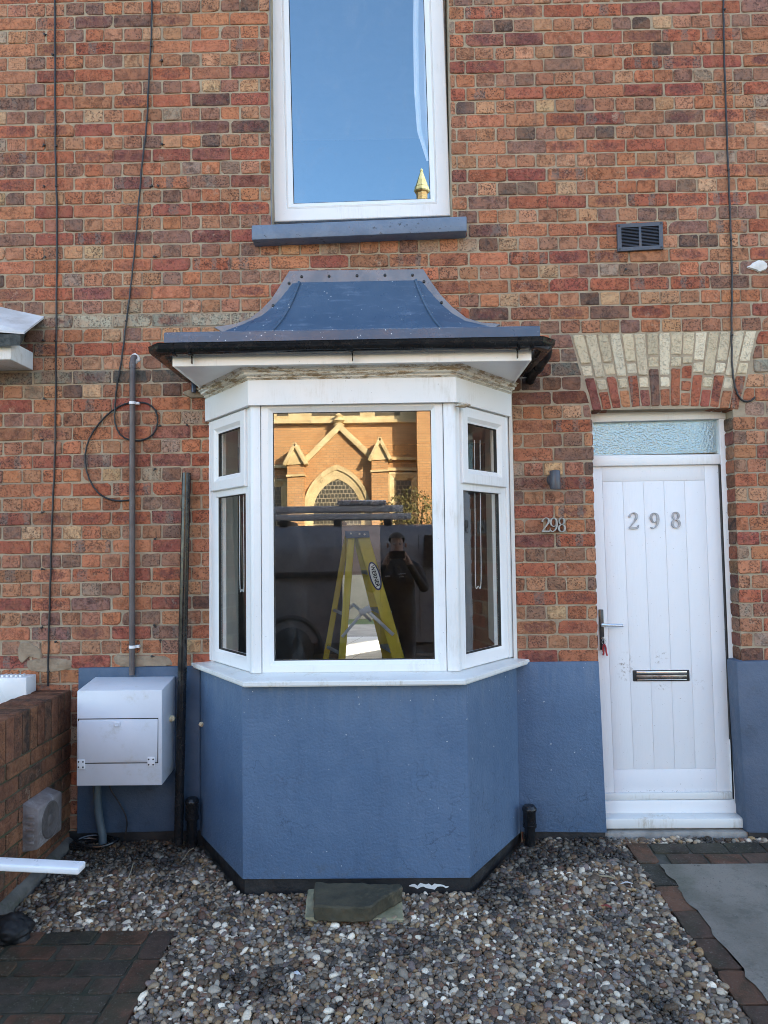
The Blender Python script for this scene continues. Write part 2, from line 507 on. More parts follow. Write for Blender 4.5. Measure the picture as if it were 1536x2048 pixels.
HOUSE = thing('terraced_house', (0, 0, 0), 'red brick terraced house with white bay window, white front door and blue-grey rendered base', 'house')
NEIGH = thing('terraced_house', (-3.0, 0, 0), 'neighbouring brick house at the left edge with the end of a white-edged bay roof', 'house')
wall_obj = wallset['own'].build('brickwork', M_BRICK, HOUSE)
wallset['next'].build('brickwork', M_BRICK, NEIGH)

def wall_backing(xl, xr, holes, name, parent):
    xs = sorted({xl, xr, *[h[0] for h in holes], *[h[1] for h in holes]}); zs = sorted({ZB, ZT, *[h[2] for h in holes], *[h[3] for h in holes]})
    xs = [x for x in xs if xl <= x <= xr]; zs = [z for z in zs if ZB <= z <= ZT]
    b = bmesh.new(); T = .24; vm = {}
    def V(x, y, z):
        key = (round(x, 5), round(y, 5), round(z, 5))
        if key not in vm: vm[key] = b.verts.new((x, y, z))
        return vm[key]
    solid = {}
    for i in range(len(xs) - 1):
        for j in range(len(zs) - 1):
            xc, zc = (xs[i] + xs[i + 1]) / 2, (zs[j] + zs[j + 1]) / 2
            solid[i, j] = not any(h[0] < xc < h[1] and h[2] < zc < h[3] for h in holes)
    for (i, j), sld in solid.items():
        if not sld: continue
        x0, x1, z0, z1 = xs[i], xs[i + 1], zs[j], zs[j + 1]
        b.faces.new([V(x0, 0, z0), V(x1, 0, z0), V(x1, 0, z1), V(x0, 0, z1)])
        b.faces.new([V(x0, T, z0), V(x0, T, z1), V(x1, T, z1), V(x1, T, z0)])
        if not solid.get((i - 1, j)): b.faces.new([V(x0, 0, z0), V(x0, 0, z1), V(x0, T, z1), V(x0, T, z0)])
        if not solid.get((i + 1, j)): b.faces.new([V(x1, 0, z0), V(x1, T, z0), V(x1, T, z1), V(x1, 0, z1)])
        if not solid.get((i, j - 1)): b.faces.new([V(x0, 0, z0), V(x0, T, z0), V(x1, T, z0), V(x1, 0, z0)])
        if not solid.get((i, j + 1)): b.faces.new([V(x0, 0, z1), V(x1, 0, z1), V(x1, T, z1), V(x0, T, z1)])
    m = MB(); m.bm(b); return m.build(name, M_MORTAR, parent)
wall_backing(WALL_L, WALL_R, [(BL, BR, -.2, 2.62), (DL, DR, -.2, DZ1), (UWL, UWR, UWZ0, UWZ1)], 'mortar_backing', HOUSE)
wall_backing(NB_L, WALL_L, [], 'mortar_backing', NEIGH)

# flat arch over the door: cream bricks above, red ones below, in fanned pieces
arch = Bricks(); cream = Bricks()
nv = 15
apx = Vector(((ARCH_L[0].x + ARCH_R[0].x) / 2, 0, 0))
CREAM = [(.68, .56, .37), (.72, .60, .41), (.62, .51, .34), (.76, .65, .46)]
def arch_pt(t, s):
    """t across 0..1, s up 0..1 (0 = soffit)"""
    bl, br, tl, tr = ARCH_L[1], ARCH_R[1], ARCH_L[0], ARCH_R[0]
    b = bl.lerp(br, t); b = Vector((b.x, 0, b.z + .028 * (1 - (2 * t - 1) ** 2)))
    tt = tl.lerp(tr, t); return b.lerp(tt, s)
for v in range(nv):
    ta, tb = v / nv, (v + 1) / nv
    if v % 2 == 0: pcs = [(0, .44, 'r'), (.44, .60, 'c'), (.60, 1, 'c')] if v not in (6, 8) else [(0, .52, 'r'), (.52, .68, 'c'), (.68, 1, 'c')]
    else: pcs = [(0, .25, 'r'), (.25, .41, 'c'), (.41, 1, 'c')]
    if v == 9: pcs = [(0, .2, 'r'), (.2, .36, 'r'), (.36, .56, 'r'), (.56, .68, 'c'), (.68, 1, 'c')]
    for (s0, s1, kd) in pcs:
        g = .0060; gs = .016
        e = (tb - ta) * g / .08
        q = [arch_pt(ta + e, s0 + gs), arch_pt(tb - e, s0 + gs), arch_pt(tb - e, s1 - gs), arch_pt(ta + e, s1 - gs)]
        col = random.choice(CREAM) if kd == 'c' else pick(STRETCH)
        kk = random.uniform(.88, 1.06); col = tuple(x * kk for x in col)
        (cream if kd == 'c' else arch).brick((0, 0, 0), (1, 0, 0), (0, 0, 1), (0, -1, 0), [(p.x, p.z) for p in q], col, kd == 'r' and s1 - s0 > .3, rad=(.003, .008))
        if s0 == 0:
            a, b = arch_pt(ta + e, .0), arch_pt(tb - e, .0)
            # underside of the voussoir
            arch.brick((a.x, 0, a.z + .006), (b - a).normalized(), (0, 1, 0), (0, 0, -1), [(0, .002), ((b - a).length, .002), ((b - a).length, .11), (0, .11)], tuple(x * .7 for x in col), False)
arch.build('red_arch_bricks', M_BRICK, HOUSE); cream.build('cream_arch_bricks', M_CREAM, HOUSE)
# ------------------------------------------------------------------ materials of the house front
def upvc(name, c=(.80, .80, .79), dirt=.5, scale=3.0):
    b = NB(name)
    n = b.ramp(b.noise(scale, 8, .7), .48, .75)
    z = b.noise(14, 6, .7, b.mapping((6, 6, .6)))
    c2 = b.mix(b.math('MULTIPLY', b.math('MULTIPLY', n, dirt), b.ramp(z, .4, .65)), c, (.50, .46, .38))
    c2 = b.mix(b.math('MULTIPLY', b.ramp(b.noise(75, 3, .6), .70, .74), .5), c2, (.25, .22, .19))
    b.bump(b.noise(25, 3), .0004)
    return b.done(c2, b.ramp(b.noise(7, 4), .3, .7, .28, .45), 0, .45)
M_UPVC = upvc('white_upvc')
M_SILLW = upvc('weathered_white_upvc', (.73, .73, .70), 1.6, 6.0)
def render_paint():
    b = NB('blue_grey_masonry_paint')
    c = b.mix(b.ramp(b.noise(2.2, 6, .65), .35, .7), (.078, .132, .220), (.100, .158, .250))
    st = b.noise(5, 7, .7, b.mapping((5, 5, .9)))
    c = b.mix(b.math('MULTIPLY', b.ramp(st, .5, .75), .35), c, (.052, .09, .155))
    c = b.mix(b.math('MULTIPLY', b.ramp(b.noise(9, 8, .75), .62, .78), .35), c, (.20, .28, .38))
    c = b.mix(b.math('MULTIPLY', b.ramp(b.noise(60, 2, .5), .745, .765), .8), c, (.6, .62, .62))
    zz = b.sep()[2]
    splash = b.math('MULTIPLY', b.ramp(zz, .28, .0), b.ramp(b.noise(18, 8, .8), .50, .70))
    c = b.mix(b.math('MULTIPLY', splash, .55), c, (.075, .085, .095))
    tide_light = b.math('MULTIPLY', b.ramp(zz, .72, .93), b.ramp(b.noise(6, 6, .7, b.mapping((4, 4, .5))), .45, .7))
    c = b.mix(b.math('MULTIPLY', tide_light, .5), c, (.15, .19, .25))  # tide streaks; the brighter light on the upper base is painted in too
    ck = b.node('ShaderNodeTexVoronoi'); ck.feature = 'DISTANCE_TO_EDGE'; ck.inputs['Scale'].default_value = 2.3
    wv = b.node('ShaderNodeVectorMath', operation='ADD'); b.link(b.oc(), wv.inputs[0])
    nz = b.node('ShaderNodeTexNoise'); nz.inputs['Scale'].default_value = 4; nz.inputs['Detail'].default_value = 6; b.link(b.oc(), nz.inputs['Vector']); b.link(nz.outputs[1], wv.inputs[1]); b.link(wv.outputs[0], ck.inputs['Vector'])
    crk = b.math('MULTIPLY', b.ramp(ck.outputs[0], .004, .010, 1, 0), b.ramp(b.noise(1.4, 2), .52, .6))
    c = b.mix(b.math('MULTIPLY', crk, .5), c, (.03, .05, .09))
    h = b.math('ADD', b.noise(75, 4, .6), b.math('MULTIPLY', b.noise(7, 3), 1.3))
    b.bump(h, .0045)
    return b.done(c, b.ramp(b.noise(6, 4), .3, .7, .5, .72), 0, .4)
M_RENDER = render_paint()
M_RENDER_SHADE = mottled('shaded_blue_grey_paint', (.048, .082, .135), (.066, .105, .165), 4, .7, .003, 70, dirt=(.03, .04, .055), dirt_scale=6)  # base paint darkened: shade round the meter box put into its colour
M_RENDER_GREY = mottled('slate_grey_paint', (.072, .100, .150), (.092, .122, .175), 4, .62, .004, 70, dirt=(.05, .065, .085), dirt_scale=6)
M_TAR = mottled('black_bitumen', (.012, .012, .013), (.03, .028, .027), 8, .6, .004, 40, dirt=(.16, .15, .14), dirt_lo=.66, dirt_hi=.72)
def grp():
    b = NB('blue_grey_fibreglass')
    c = b.mix(b.ramp(b.noise(3.5, 6, .6), .35, .7), (.042, .078, .135), (.058, .098, .160))
    sm = b.noise(5.5, 7, .7, b.mapping((1.2, 2, 6)))
    c = b.mix(b.math('MULTIPLY', b.ramp(sm, .52, .72), .34), c, (.19, .25, .35))
    sp = b.node('ShaderNodeTexVoronoi'); sp.inputs['Scale'].default_value = 46; b.link(b.oc(), sp.inputs['Vector'])
    spk = b.math('MULTIPLY', b.ramp(sp.outputs[0], .10, .16, 1, 0), b.ramp(b.noise(9, 3), .5, .6))
    c = b.mix(spk, c, (.75, .78, .80))
    b.bump(b.noise(60, 4, .6), .0012)
    return b.done(c, b.ramp(b.noise(8, 4), .3, .7, .25, .42), 0, .5)
M_GRP = grp()
M_FLANGE = mottled('grey_trim_metal', (.125, .145, .18), (.17, .19, .225), 7, .38, .0006, 30, 0.25)
M_GREYSILL = mottled('grey_sill_paint', (.120, .165, .235), (.155, .20, .27), 9, .5, .003, 55, dirt=(.02, .025, .03), dirt_scale=26, dirt_lo=.60, dirt_hi=.66)
M_BLACK = mottled('black_plastic', (.010, .010, .011), (.016, .016, .017), 10, .20, 0, spec=.45)
M_BLACKM = mottled('dull_black_plastic', (.008, .008, .009), (.013, .013, .014), 10, .6, .0004, 20, spec=.2)
M_DECAY = None
def decay():
    b = NB('flaking_white_paint')
    n = b.noise(9, 9, .78, b.mapping((1.0, 1.0, 4.5)))
    c = b.mix(b.ramp(n, .47, .58), (.80, .76, .68), (.40, .30, .19))
    c = b.mix(b.ramp(b.noise(26, 8, .8, b.mapping((1, 1, 4))), .56, .66), c, (.13, .085, .05))
    b.bump(b.noise(45, 8, .75, b.mapping((1, 1, 4))), .006)
    return b.done(c, .8, 0, .25)
M_DECAY = decay()
def glass(name, f0=.115, rough=0.0, tint=(.93, .95, .94), bump=None, refl=(1, 1, 1), dust=.035):
    b = NB(name); b.n.remove(b.p)
    tr = b.node('ShaderNodeBsdfTransparent'); tr.inputs[0].default_value = (*tint, 1)
    gl = b.node('ShaderNodeBsdfGlossy'); gl.inputs['Roughness'].default_value = rough; gl.inputs[0].default_value = (*refl, 1)
    lw = b.node('ShaderNodeLayerWeight'); lw.inputs[0].default_value = .5
    f = b.math('MULTIPLY_ADD', b.math('POWER', lw.outputs['Facing'], 5.0), 1 - f0, f0)
    mx = b.node('ShaderNodeMixShader'); b.link(f, mx.inputs[0]); b.link(tr.outputs[0], mx.inputs[1]); b.link(gl.outputs[0], mx.inputs[2])
    # smears and wiped dust on the pane
    df = b.node('ShaderNodeBsdfDiffuse'); df.inputs[0].default_value = (.7, .7, .7, 1)
    sm = b.ramp(b.noise(3.2, 8, .72, b.mapping((1.5, 1.5, .7)), 1.2), .52, .75)
    sc = b.math('MULTIPLY', b.ramp(b.noise(120, 2, .5, b.mapping((1, 1, .06), (.0, .35, .1))), .70, .74), .5)
    sp = b.math('MULTIPLY', b.ramp(b.noise(140, 2, .5), .74, .77), 3.0)
    mk = b.math('MULTIPLY', b.math('ADD', b.math('ADD', sm, sc), sp), dust)
    m2 = b.node('ShaderNodeMixShader'); b.link(mk, m2.inputs[0]); b.link(mx.outputs[0], m2.inputs[1]); b.link(df.outputs[0], m2.inputs[2])
    b.link(m2.outputs[0], b.out.inputs[0])
    if bump:
        bp = b.node('ShaderNodeBump'); bp.inputs['Distance'].default_value = bump[1]; b.link(b.noise(bump[0], 3, .5), bp.inputs['Height'])
        b.link(bp.outputs[0], gl.inputs['Normal'])
    return b.m
M_GLASS = glass('window_glass', .205, dust=.05, bump=(1.3, .00025))
M_GLASS_SIDE = glass('side_window_glass', .13)
M_GLASS_UP = glass('upper_window_glass', .29, dust=.05, refl=(.62, .86, 1.0))
M_GASKET = mottled('black_gasket', (.012, .012, .012), (.02, .02, .02), 10, .5, 0)
M_CHROME = mottled('chrome', (.72, .72, .74), (.58, .58, .60), 12, .20, 0, metal=1.0, rvar=.06)
M_NUM = mottled('worn_silver', (.40, .41, .43), (.24, .245, .26), 26, .42, .0012, 30, metal=.35, rvar=.15)
M_STEEL = mottled('dull_steel', (.55, .54, .52), (.40, .39, .37), 12, .34, 0, metal=1.0)
M_DARKGREY = mottled('dark_grey_paint', (.055, .06, .075), (.075, .08, .10), 9, .45, .0006)
M_PLASTER = mottled('white_plaster', (.70, .68, .64), (.62, .60, .56), 3, .8, .0008)

# ------------------------------------------------------------------ upper window
UA = .016                                               # the old opening has settled out of true
UC = Vector((at(722, 440, .10).x, 0, at(722, 440, .10).z))
def UF(u, n, z, Y=.10):
    du, dzz = u - UC.x, z - UC.z
    return Vector((UC.x + du * math.cos(UA) - dzz * math.sin(UA), Y - n, UC.z + du * math.sin(UA) + dzz * math.cos(UA)))
ux0, ux1 = at(549, 436, .1).x, at(901, 436, .1).x
uz0, uz1 = UC.z + .005, 5.5
m = MB()
m.frame(UF, ux0, ux1, uz0, uz1, [(0, -.06), (0, .004), (.004, .008), (.074, .008), (.078, .002), (.078, -.06)])
m.frame(UF, ux0 + .082, ux1 - .082, uz0 + .082, uz1 - .082, [(-.004, -.05), (-.003, .002), (.006, .006), (.022, -.004), (.034, -.012), (.034, -.05)])
uw = m.build('upper_window', M_UPVC, HOUSE)
m = MB(); m.frame(UF, ux0 + .1155, ux1 - .1155, uz0 + .1155, uz1 - .1155, [(0, -.03), (0, -.014), (.004, -.014), (.004, -.03)]); m.build('gasket', M_GASKET, uw)
m = MB()
g = [(ux0 + .114, uz0 + .114), (ux1 - .114, uz0 + .114), (ux1 - .114, uz1 - .114), (ux0 + .114, uz1 - .114)]
m.add([UF(u, -.020, z) for u, z in g], [(0, 1, 2, 3)]); m.build('pane', M_GLASS_UP, uw)
for (xa, xb) in ((UWL - .004, ux0 - .001), (ux1 + .001, UWR + .004)):
    m = MB(); m.box(xa, xb, -.004 if xa == UWL - .004 else .02, .15, UWZ0 + .02, UWZ1)
    m.build('window_reveal', M_GREYSILL, HOUSE)
# sloping grey stone sill
a, b_ = at(503, 478, -.10), at(934, 460, -.10)
t_, t2 = at(503, 450, -.10), at(934, 437, -.10)
m = MB()
pr = [(-.10, -.005), (-.10, t_.z - a.z), (.13, t_.z - a.z + .012), (.13, -.005)]
m.prism([(a.x, y, a.z + z) for y, z in pr], (b_.x - a.x, 0, b_.z - a.z), .007)
m.build('upper_sill', M_GREYSILL, HOUSE)

# ------------------------------------------------------------------ rendered base of the wall
m = MB()
pxl = at(1046, 1500, -.0).x
cr = [at(1020, 1325, -.022), at(1198, 1323, -.022), at(1214, 1666, -.022), at(1020, 1664, -.022)]
m.prism([(p.x, -.022, p.z) for p in cr], (0, .10, 0), .006)
m.build('rendered_base', M_RENDER, HOUSE)
m = MB()
cr = [at(1472, 1322, -.022), at(1800, 1316, -.022), at(1800, 1672, -.022), at(1493, 1668, -.022)]
m.prism([(p.x, -.022, p.z) for p in cr], (0, .135, 0), .02)
m.build('rendered_base', M_RENDER_GREY, HOUSE)
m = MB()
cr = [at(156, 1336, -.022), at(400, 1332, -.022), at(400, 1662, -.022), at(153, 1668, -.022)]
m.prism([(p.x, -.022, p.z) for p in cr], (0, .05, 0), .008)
m.build('rendered_base', M_RENDER_SHADE, HOUSE)
m = MB()     # black damp-proof strip at the foot of the wall
xa = WALL_L + .02
for bx_ in ((WALL_L, -1.10, .05), (.70, DL + .012, .035), (DR + .0, 4.5, .02)):
    m = MB(); m.box(bx_[0], bx_[1], -.014, .05, -.3, bx_[2]); m.build('damp_course', M_TAR, HOUSE)

# ------------------------------------------------------------------ bay: rendered dado, sill, windows, roof
XL, XR = at(395, 1500, 0).x, at(1044, 1500, 0).x
FLx, FRx = at(485, 1560, -.57).x, at(937, 1560, -.57).x
ZS = at(383, 1325, 0).z
BP = [(XL, 0.02), (FLx, -.57), (FRx, -.57), (XR, 0.02)]
m = MB()
m.sweep(BP, [(0, at(700, 1757, -.57).z), (0, ZS - .03), (-.16, ZS - .03), (-.16, at(700, 1757, -.57).z)])
bay = m.build('bay_base', M_RENDER, HOUSE)
m = MB(); m.sweep(BP, [(-.012, -.35), (-.012, at(700, 1756, -.57).z), (-.1, at(700, 1756, -.57).z), (-.1, -.35)]); m.build('damp_course', M_TAR, bay)
m = MB(); vs = []; random.seed(5)
for k in range(15):
    x = at(818, 1775, -.57).x + k * (at(898, 1775, -.57).x - at(818, 1775, -.57).x) / 14; zc_ = at(860, 1774, -.57).z + random.uniform(-.006, .006); h_ = random.uniform(.006, .017) * math.sin(math.pi * (k + .6) / 15.2)
    vs += [(x, -.5605, zc_ - h_), (x, -.5605, zc_ + h_)]
m.add(vs, [(2 * i, 2 * i + 2, 2 * i + 3, 2 * i + 1) for i in range(14)]); m.build('paint_splash', M_SILLW, bay)
SP = [(at(383, 1326, 0).x, 0.0), (at(487, 1364, -.615).x, -.615), (at(931, 1361, -.615).x, -.615), (at(1060, 1318, 0).x, 0.0)]
m = MB()
m.sweep(SP, [(0, ZS - .020), (-.004, ZS - .027), (-.30, ZS - .027), (-.30, ZS + .013), (-.15, ZS + .012), (-.006, ZS), (0, ZS - .005)])
m.build('bay_sill', M_SILLW, HOUSE)

YW = -.45
WP = [(at(421, 1100, 0).x, 0.0), (at(506, 1100, YW).x, YW), (at(911, 1100, YW).x, YW), (at(1018, 1100, 0).x, 0.0)]
ZH = 2.43
def segF(p, q):
    p, q = Vector((*p, 0)), Vector((*q, 0)); d = (q - p).normalized(); n = Vector((d.y, -d.x, 0)); L = (q - p).length
    return (lambda u, nn, z: p + d * u + n * nn + Vector((0, 0, z))), L
BW = bpy.data.objects.new('bay_window', None); COL.objects.link(BW); BW.parent = HOUSE
ZF0 = ZS + .012
PROF = lambda w, n0, n1: [(0, n0), (0, n1 - .004), (.004, n1), (w - .022, n1), (w - .004, n1 - .014), (w, n1 - .016), (w, n0)]
# front light
F, L = segF(WP[1], WP[2])
gx0, gx1 = at(546, 1070, YW).x - WP[1][0], at(866, 1070, YW).x - WP[1][0]
gz0, gz1 = at(706, 1321, YW).z, at(706, 822, YW).z
m = MB()
fw = gz0 - ZF0
m.frame(F, gx0 - fw, gx1 + fw, ZF0, gz1 + fw, PROF(fw, -.06, .0))
m.build('front_frame', M_UPVC, BW)
m = MB(); m.frame(F, gx0 - .001, gx1 + .001, gz0 - .001, gz1 + .001, [(0, -.034), (0, -.017), (.0045, -.017), (.0045, -.034)]); m.build('gasket', M_GASKET, BW)
m = MB(); m.add([F(gx0, -.022, gz0), F(gx1, -.022, gz0), F(gx1, -.022, gz1), F(gx0, -.022, gz1)], [(0, 1, 2, 3)]); m.build('front_pane', M_GLASS, BW)
# side lights
for side, (p, q) in enumerate(((WP[0], WP[1]), (WP[2], WP[3]))):
    F, L = segF(p, q)
    a0, a1 = (.012, L - .035) if side == 0 else (.035, L - .012)
    zt, zb = 1.945, 1.065
    m = MB(); W = .072
    m.frame(F, a0, a1, ZF0, ZH, PROF(W, -.06, 0))
    m.obox(F(a0 + .02, -.05, zt), F(a1 - .02, -.05, zt) - F(a0 + .02, -.05, zt), F(0, .046, 0) - F(0, 0, 0), (0, 0, .058), .003)
    m.build('side_frame', M_UPVC, BW)
    lo = 0
    m = MB(); m.frame(F, a0 + W - .002, a1 - W + .002, ZF0 + W, zt + .002, [(0, -.036), (0, -.015), (.005, -.015), (.005, -.036)]); m.build('gasket', M_GASKET, BW)
    m = MB(); m.add([F(a0 + W - .004, -.022, ZF0 + W - .004), F(a1 - W + .004, -.022, ZF0 + W - .004), F(a1 - W + .004, -.022, zt + .004), F(a0 + W - .004, -.022, zt + .004)], [(0, 1, 2, 3)]); m.build('side_pane', M_GLASS_SIDE, BW)
    # opening top sash standing proud of the frame
    s0, s1, sz0, sz1 = a0 + .026, a1 - .026, zt + .036, 2.388
    m = MB(); m.frame(F, s0, s1, sz0, sz1, [(0, 0.001), (0, .012), (.004, .017), (.052, .017), (.070, .003), (.080, .0), (.080, -.03), (.0, -.03)])
    sash = m.build('top_sash', M_UPVC, BW)
    m = MB(); m.frame(F, s0 + .079, s1 - .079, sz0 + .079, sz1 - .079, [(0, -.02), (0, -.001), (.004, -.001), (.004, -.02)])
    g = m.build('top_gasket', M_GASKET, BW)
    m = MB(); m.add([F(s0 + .076, -.010, sz0 + .076), F(s1 - .076, -.010, sz0 + .076), F(s1 - .076, -.010, sz1 - .076), F(s0 + .076, -.010, sz1 - .076)], [(0, 1, 2, 3)]); m.build('top_pane', M_GLASS_SIDE, BW)
# corner posts and wall cover strips
for (c, o) in ((WP[1], 1), (WP[2], -1)):
    m = MB()
    F1, L1 = segF(WP[1], WP[2]); F0, L0 = segF(WP[0], WP[1]) if o == 1 else segF(WP[2], WP[3])
    if o == 1: pts = [F1(gx0 - fw - .003, .004, 0), F1(.005, .008, 0), F0(L0 - .006, .008, 0), F0(L0 - .034, .004, 0), F0(L0 - .034, -.06, 0), F1(gx0 - fw - .003, -.06, 0)]
    else: pts = [F1(gx1 + fw + .003, .004, 0), F1(L1 - .005, .008, 0), F0(.006, .008, 0), F0(.034, .004, 0), F0(.034, -.06, 0), F1(gx1 + fw + .003, -.06, 0)]
    m.prism([(p_.x, p_.y, ZF0) for p_ in pts], (0, 0, ZH - ZF0), .003)
    m.build('corner_post', M_UPVC, BW)
    fo, Lo = (segF(WP[0], WP[1])) if o == 1 else segF(WP[2], WP[3])
    u = 0 if o == 1 else Lo
    m = MB(); m.obox(fo(u - .03, -.05, ZF0), fo(.043, 0, 0) - fo(0, 0, 0), fo(0, .058, 0) - fo(0, 0, 0), (0, 0, ZH - ZF0), .004); m.build('cover_strip', M_UPVC, BW)
# head board, decayed cornice, soffit
zp0, zp1 = at(710, 807, YW - .03).z, at(710, 757, YW - .03).z
m = MB(); m.sweep(WP, [(.031, zp0), (.033, zp1 - .002), (.028, zp1), (-.07, zp1), (-.07, zp0 + .03), (.006, zp0 + .03), (.006, zp0)]); m.build('head_board', M_UPVC, HOUSE)
zs_ = at(703, 725, -.59).z
hh = zs_ - zp1
m = MB(); m.sweep(WP, [(.024, zp1), (.030, zp1 + hh * .08), (.040, zp1 + hh * .18), (.036, zp1 + hh * .30), (.058, zp1 + hh * .42), (.060, zp1 + hh * .62), (.072, zp1 + hh * .72), (.070, zp1 + hh * .82), (.086, zp1 + hh * .99), (-.06, zp1 + hh * .99), (-.06, zp1)])
m.build('cornice', M_DECAY, HOUSE)
fx0, fx1, FY = at(345, 729, -.59).x, at(1063, 722, -.59).x, -.59
m = MB(); m.box(fx0 + .004, fx1 - .004, FY + .006, .0, zs_, zs_ + .012); m.build('soffit', upvc('soffit_board', (.86, .85, .83), .4), HOUSE)
m = MB(); m.sweep([(fx0, 0), (fx0, FY), (fx1, FY), (fx1, 0)], [(0, zs_ - .004), (0, zs_ + .17), (-.02, zs_ + .17), (-.02, zs_ + .012), (-.004, zs_ - .006)]); m.build('fascia', upvc('fascia_board', (.88, .86, .82), .5), HOUSE)
# broken bit of filler at the head of the right-hand corner
m = MB(); b0 = bmesh.new(); bmesh.ops.create_icosphere(b0, subdivisions=3, radius=1)
c0 = at(927, 811, YW - .03)
for v in b0.verts:
    k = 1 + .5 * mnoise.noise(v.co * 2.3) + .25 * mnoise.noise(v.co * 6)
    v.co = Vector((c0.x + v.co.x * .034 * k, c0.y + .012 + v.co.y * .02 * k, c0.z + v.co.z * .013 * k + .004))
m.bm(b0, True); m.build('filler_lump', M_DECAY, HOUSE)

# gutter
gx_0, gx_1, GY = at(327, 690, -.62).x + .01, at(1079, 680, -.62).x - .01, FY - .002
gzt = at(700, 681, -.68).z
def gutter_prof(r=.045):
    o = [];
    for k in range(13):
        t = math.pi * k / 12; o.append((r * (1 - math.cos(t)) , gzt - .006 - r * .92 * math.sin(t)))
    i = [(r + (x - r) * .92, z + .004) for x, z in o[::-1]]
    return [(0, gzt)] + o[1:-1] + [(2 * r, gzt), (2 * r + .003, gzt + .004)] + [(2 * r - .006, gzt)] + i[1:-1] + [(.005, gzt)]
m = MB(); gp = gutter_prof()
m.sweep([(gx_0, -.03), (gx_0, GY + .02), (gx_0 + .02, GY), (gx_1 - .02, GY), (gx_1, GY + .02), (gx_1, -.03)], gp, True)
gut = m.build('gutter', M_BLACK, HOUSE)
for px_ in (375, 703, 1040, 343, 1067):
    m = MB(); x = at(px_, 690, -.69).x
    pr = [(u * 1.04 - .002, gzt + (z - gzt) * 1.09 - .001) for u, z in gutter_prof()]
    m.sweep([(x - .007, GY), (x + .007, GY)], pr, True)
    if px_ in (375, 703, 1040): m.box(x - .003, x + .003, GY - .03, GY - .012, gzt - .085, gzt - .05, .001)
    m.build('gutter_clip', M_BLACK, gut)
# roof
sx0, sx1, SY = at(328, 668, -.62).x, at(1080, 660, -.62).x, -.62
sz0, sz1 = at(700, 681, -.62).z, at(700, 658, -.62).z
m = MB(); m.sweep([(sx0, 0), (sx0, SY), (sx1, SY), (sx1, 0)], [(0, sz0), (0, sz1 - .004), (-.004, sz1), (-.05, sz1), (-.05, sz0)])
m.build('roof_edge', M_GRP, HOUSE)
tx0, tx1 = at(600, 570, 0).x, at(831, 568, 0).x
tz = at(715, 566, 0).z
vs = []; fs = []; NT = 22
def hprof(s): return (1 - s) ** 4.6
rows = []
for k in range(NT + 1):
    s = 1 - k / NT
    s = s ** 1.5
    z = sz1 - .003 + (tz - sz1) * hprof(s)
    xa, xb = tx0 + (sx0 + .012 - tx0) * s, tx1 + (sx1 - .012 - tx1) * s
    y = -.035 + (SY + .012 + .035) * s
    rows.append((xa, xb, y, z))
OUT_L = [at(x, y, 0) for x, y in ((580, 544), (566, 566), (545, 599), (522, 623), (498, 641), (470, 650), (430, 656))]
OUT_R = [at(x, y, 0) for x, y in ((846, 541), (862, 566), (881, 592), (904, 616), (932, 638), (962, 647), (1000, 650))]
def polx(P, z):
    if z >= P[0].z: return P[0].x
    for a, b in zip(P, P[1:]):
        if z >= b.z: return a.x + (b.x - a.x) * (a.z - z) / (a.z - b.z)
    return P[-1].x
for (xa, xb, y, z) in rows: vs += [(min(xa, polx(OUT_L, z) + .010), .0, z), (xa, y, z), (xb, y, z), (max(xb, polx(OUT_R, z) - .010), .0, z)]
for k in range(NT):
    for q in range(3): fs.append((k * 4 + q, k * 4 + q + 1, k * 4 + q + 5, k * 4 + q + 4))
fs.append((NT * 4, NT * 4 + 1, NT * 4 + 2, NT * 4 + 3))
m = MB(); m.add(vs, fs, True)
rf = m.build('bay_roof', M_GRP, HOUSE)
for side in (0, 1):
    m = MB(); m.tube([((r_[0] if side == 0 else r_[1]), r_[2] - .001, r_[3] + .002) for r_ in rows[4:]], .0095, 8)
    m.build('hip_roll', M_GRP, rf)
# pale edge trim lying on the brickwork, with its screws
out_l = [at(580, 544, 0), at(566, 566, 0), at(545, 599, 0), at(522, 623, 0), at(498, 641, 0), at(470, 650, 0), at(430, 656, 0)]
out_r = [at(846, 541, 0), at(862, 566, 0), at(881, 592, 0), at(904, 616, 0), at(932, 638, 0), at(962, 647, 0), at(1000, 650, 0)]
def inner(p, s): return Vector((p.x + s * .075, 0, p.z - .06))
m = MB()
strip = out_l[::-1] + out_r
cenp = Vector(((tx0 + tx1) / 2, 0, sz1 - .3))
vs = []
for p in strip:
    d = (cenp - p).normalized()
    q = p + d * (.012 + .085 * max(0, min(1, (p.z - sz1) / .30)) ** .8)
    vs += [(p.x, -.020, p.z), (q.x, -.020, q.z), (p.x, -.004, p.z), (q.x, -.004, q.z)]
fs = []
for k in range(len(strip) - 1):
    a = k * 4; c = a + 4
    fs += [(a, a + 1, c + 1, c), (a + 2, c + 2, c + 3, a + 3), (a, c, c + 2, a + 2), (a + 1, a + 3, c + 3, c + 1)]
m.add(vs, fs)
fl = m.build('roof_trim', M_FLANGE, HOUSE)
M_SCREW = mottled('dark_screw', (.02, .02, .022), (.04, .04, .04), 9, .4, 0)
for (x, y) in ((603, 553), (658, 552), (714, 551), (770, 550), (825, 550), (578, 566), (546, 611), (848, 563), (883, 605)):
    m = MB(); p = at(x, y, -.024); m.lathe((p.x, -.019, p.z), (0, -1, 0), [(0, .009), (.004, .009), (.008, .005), (.009, .002)], 10); m.build('screw', M_SCREW, fl)

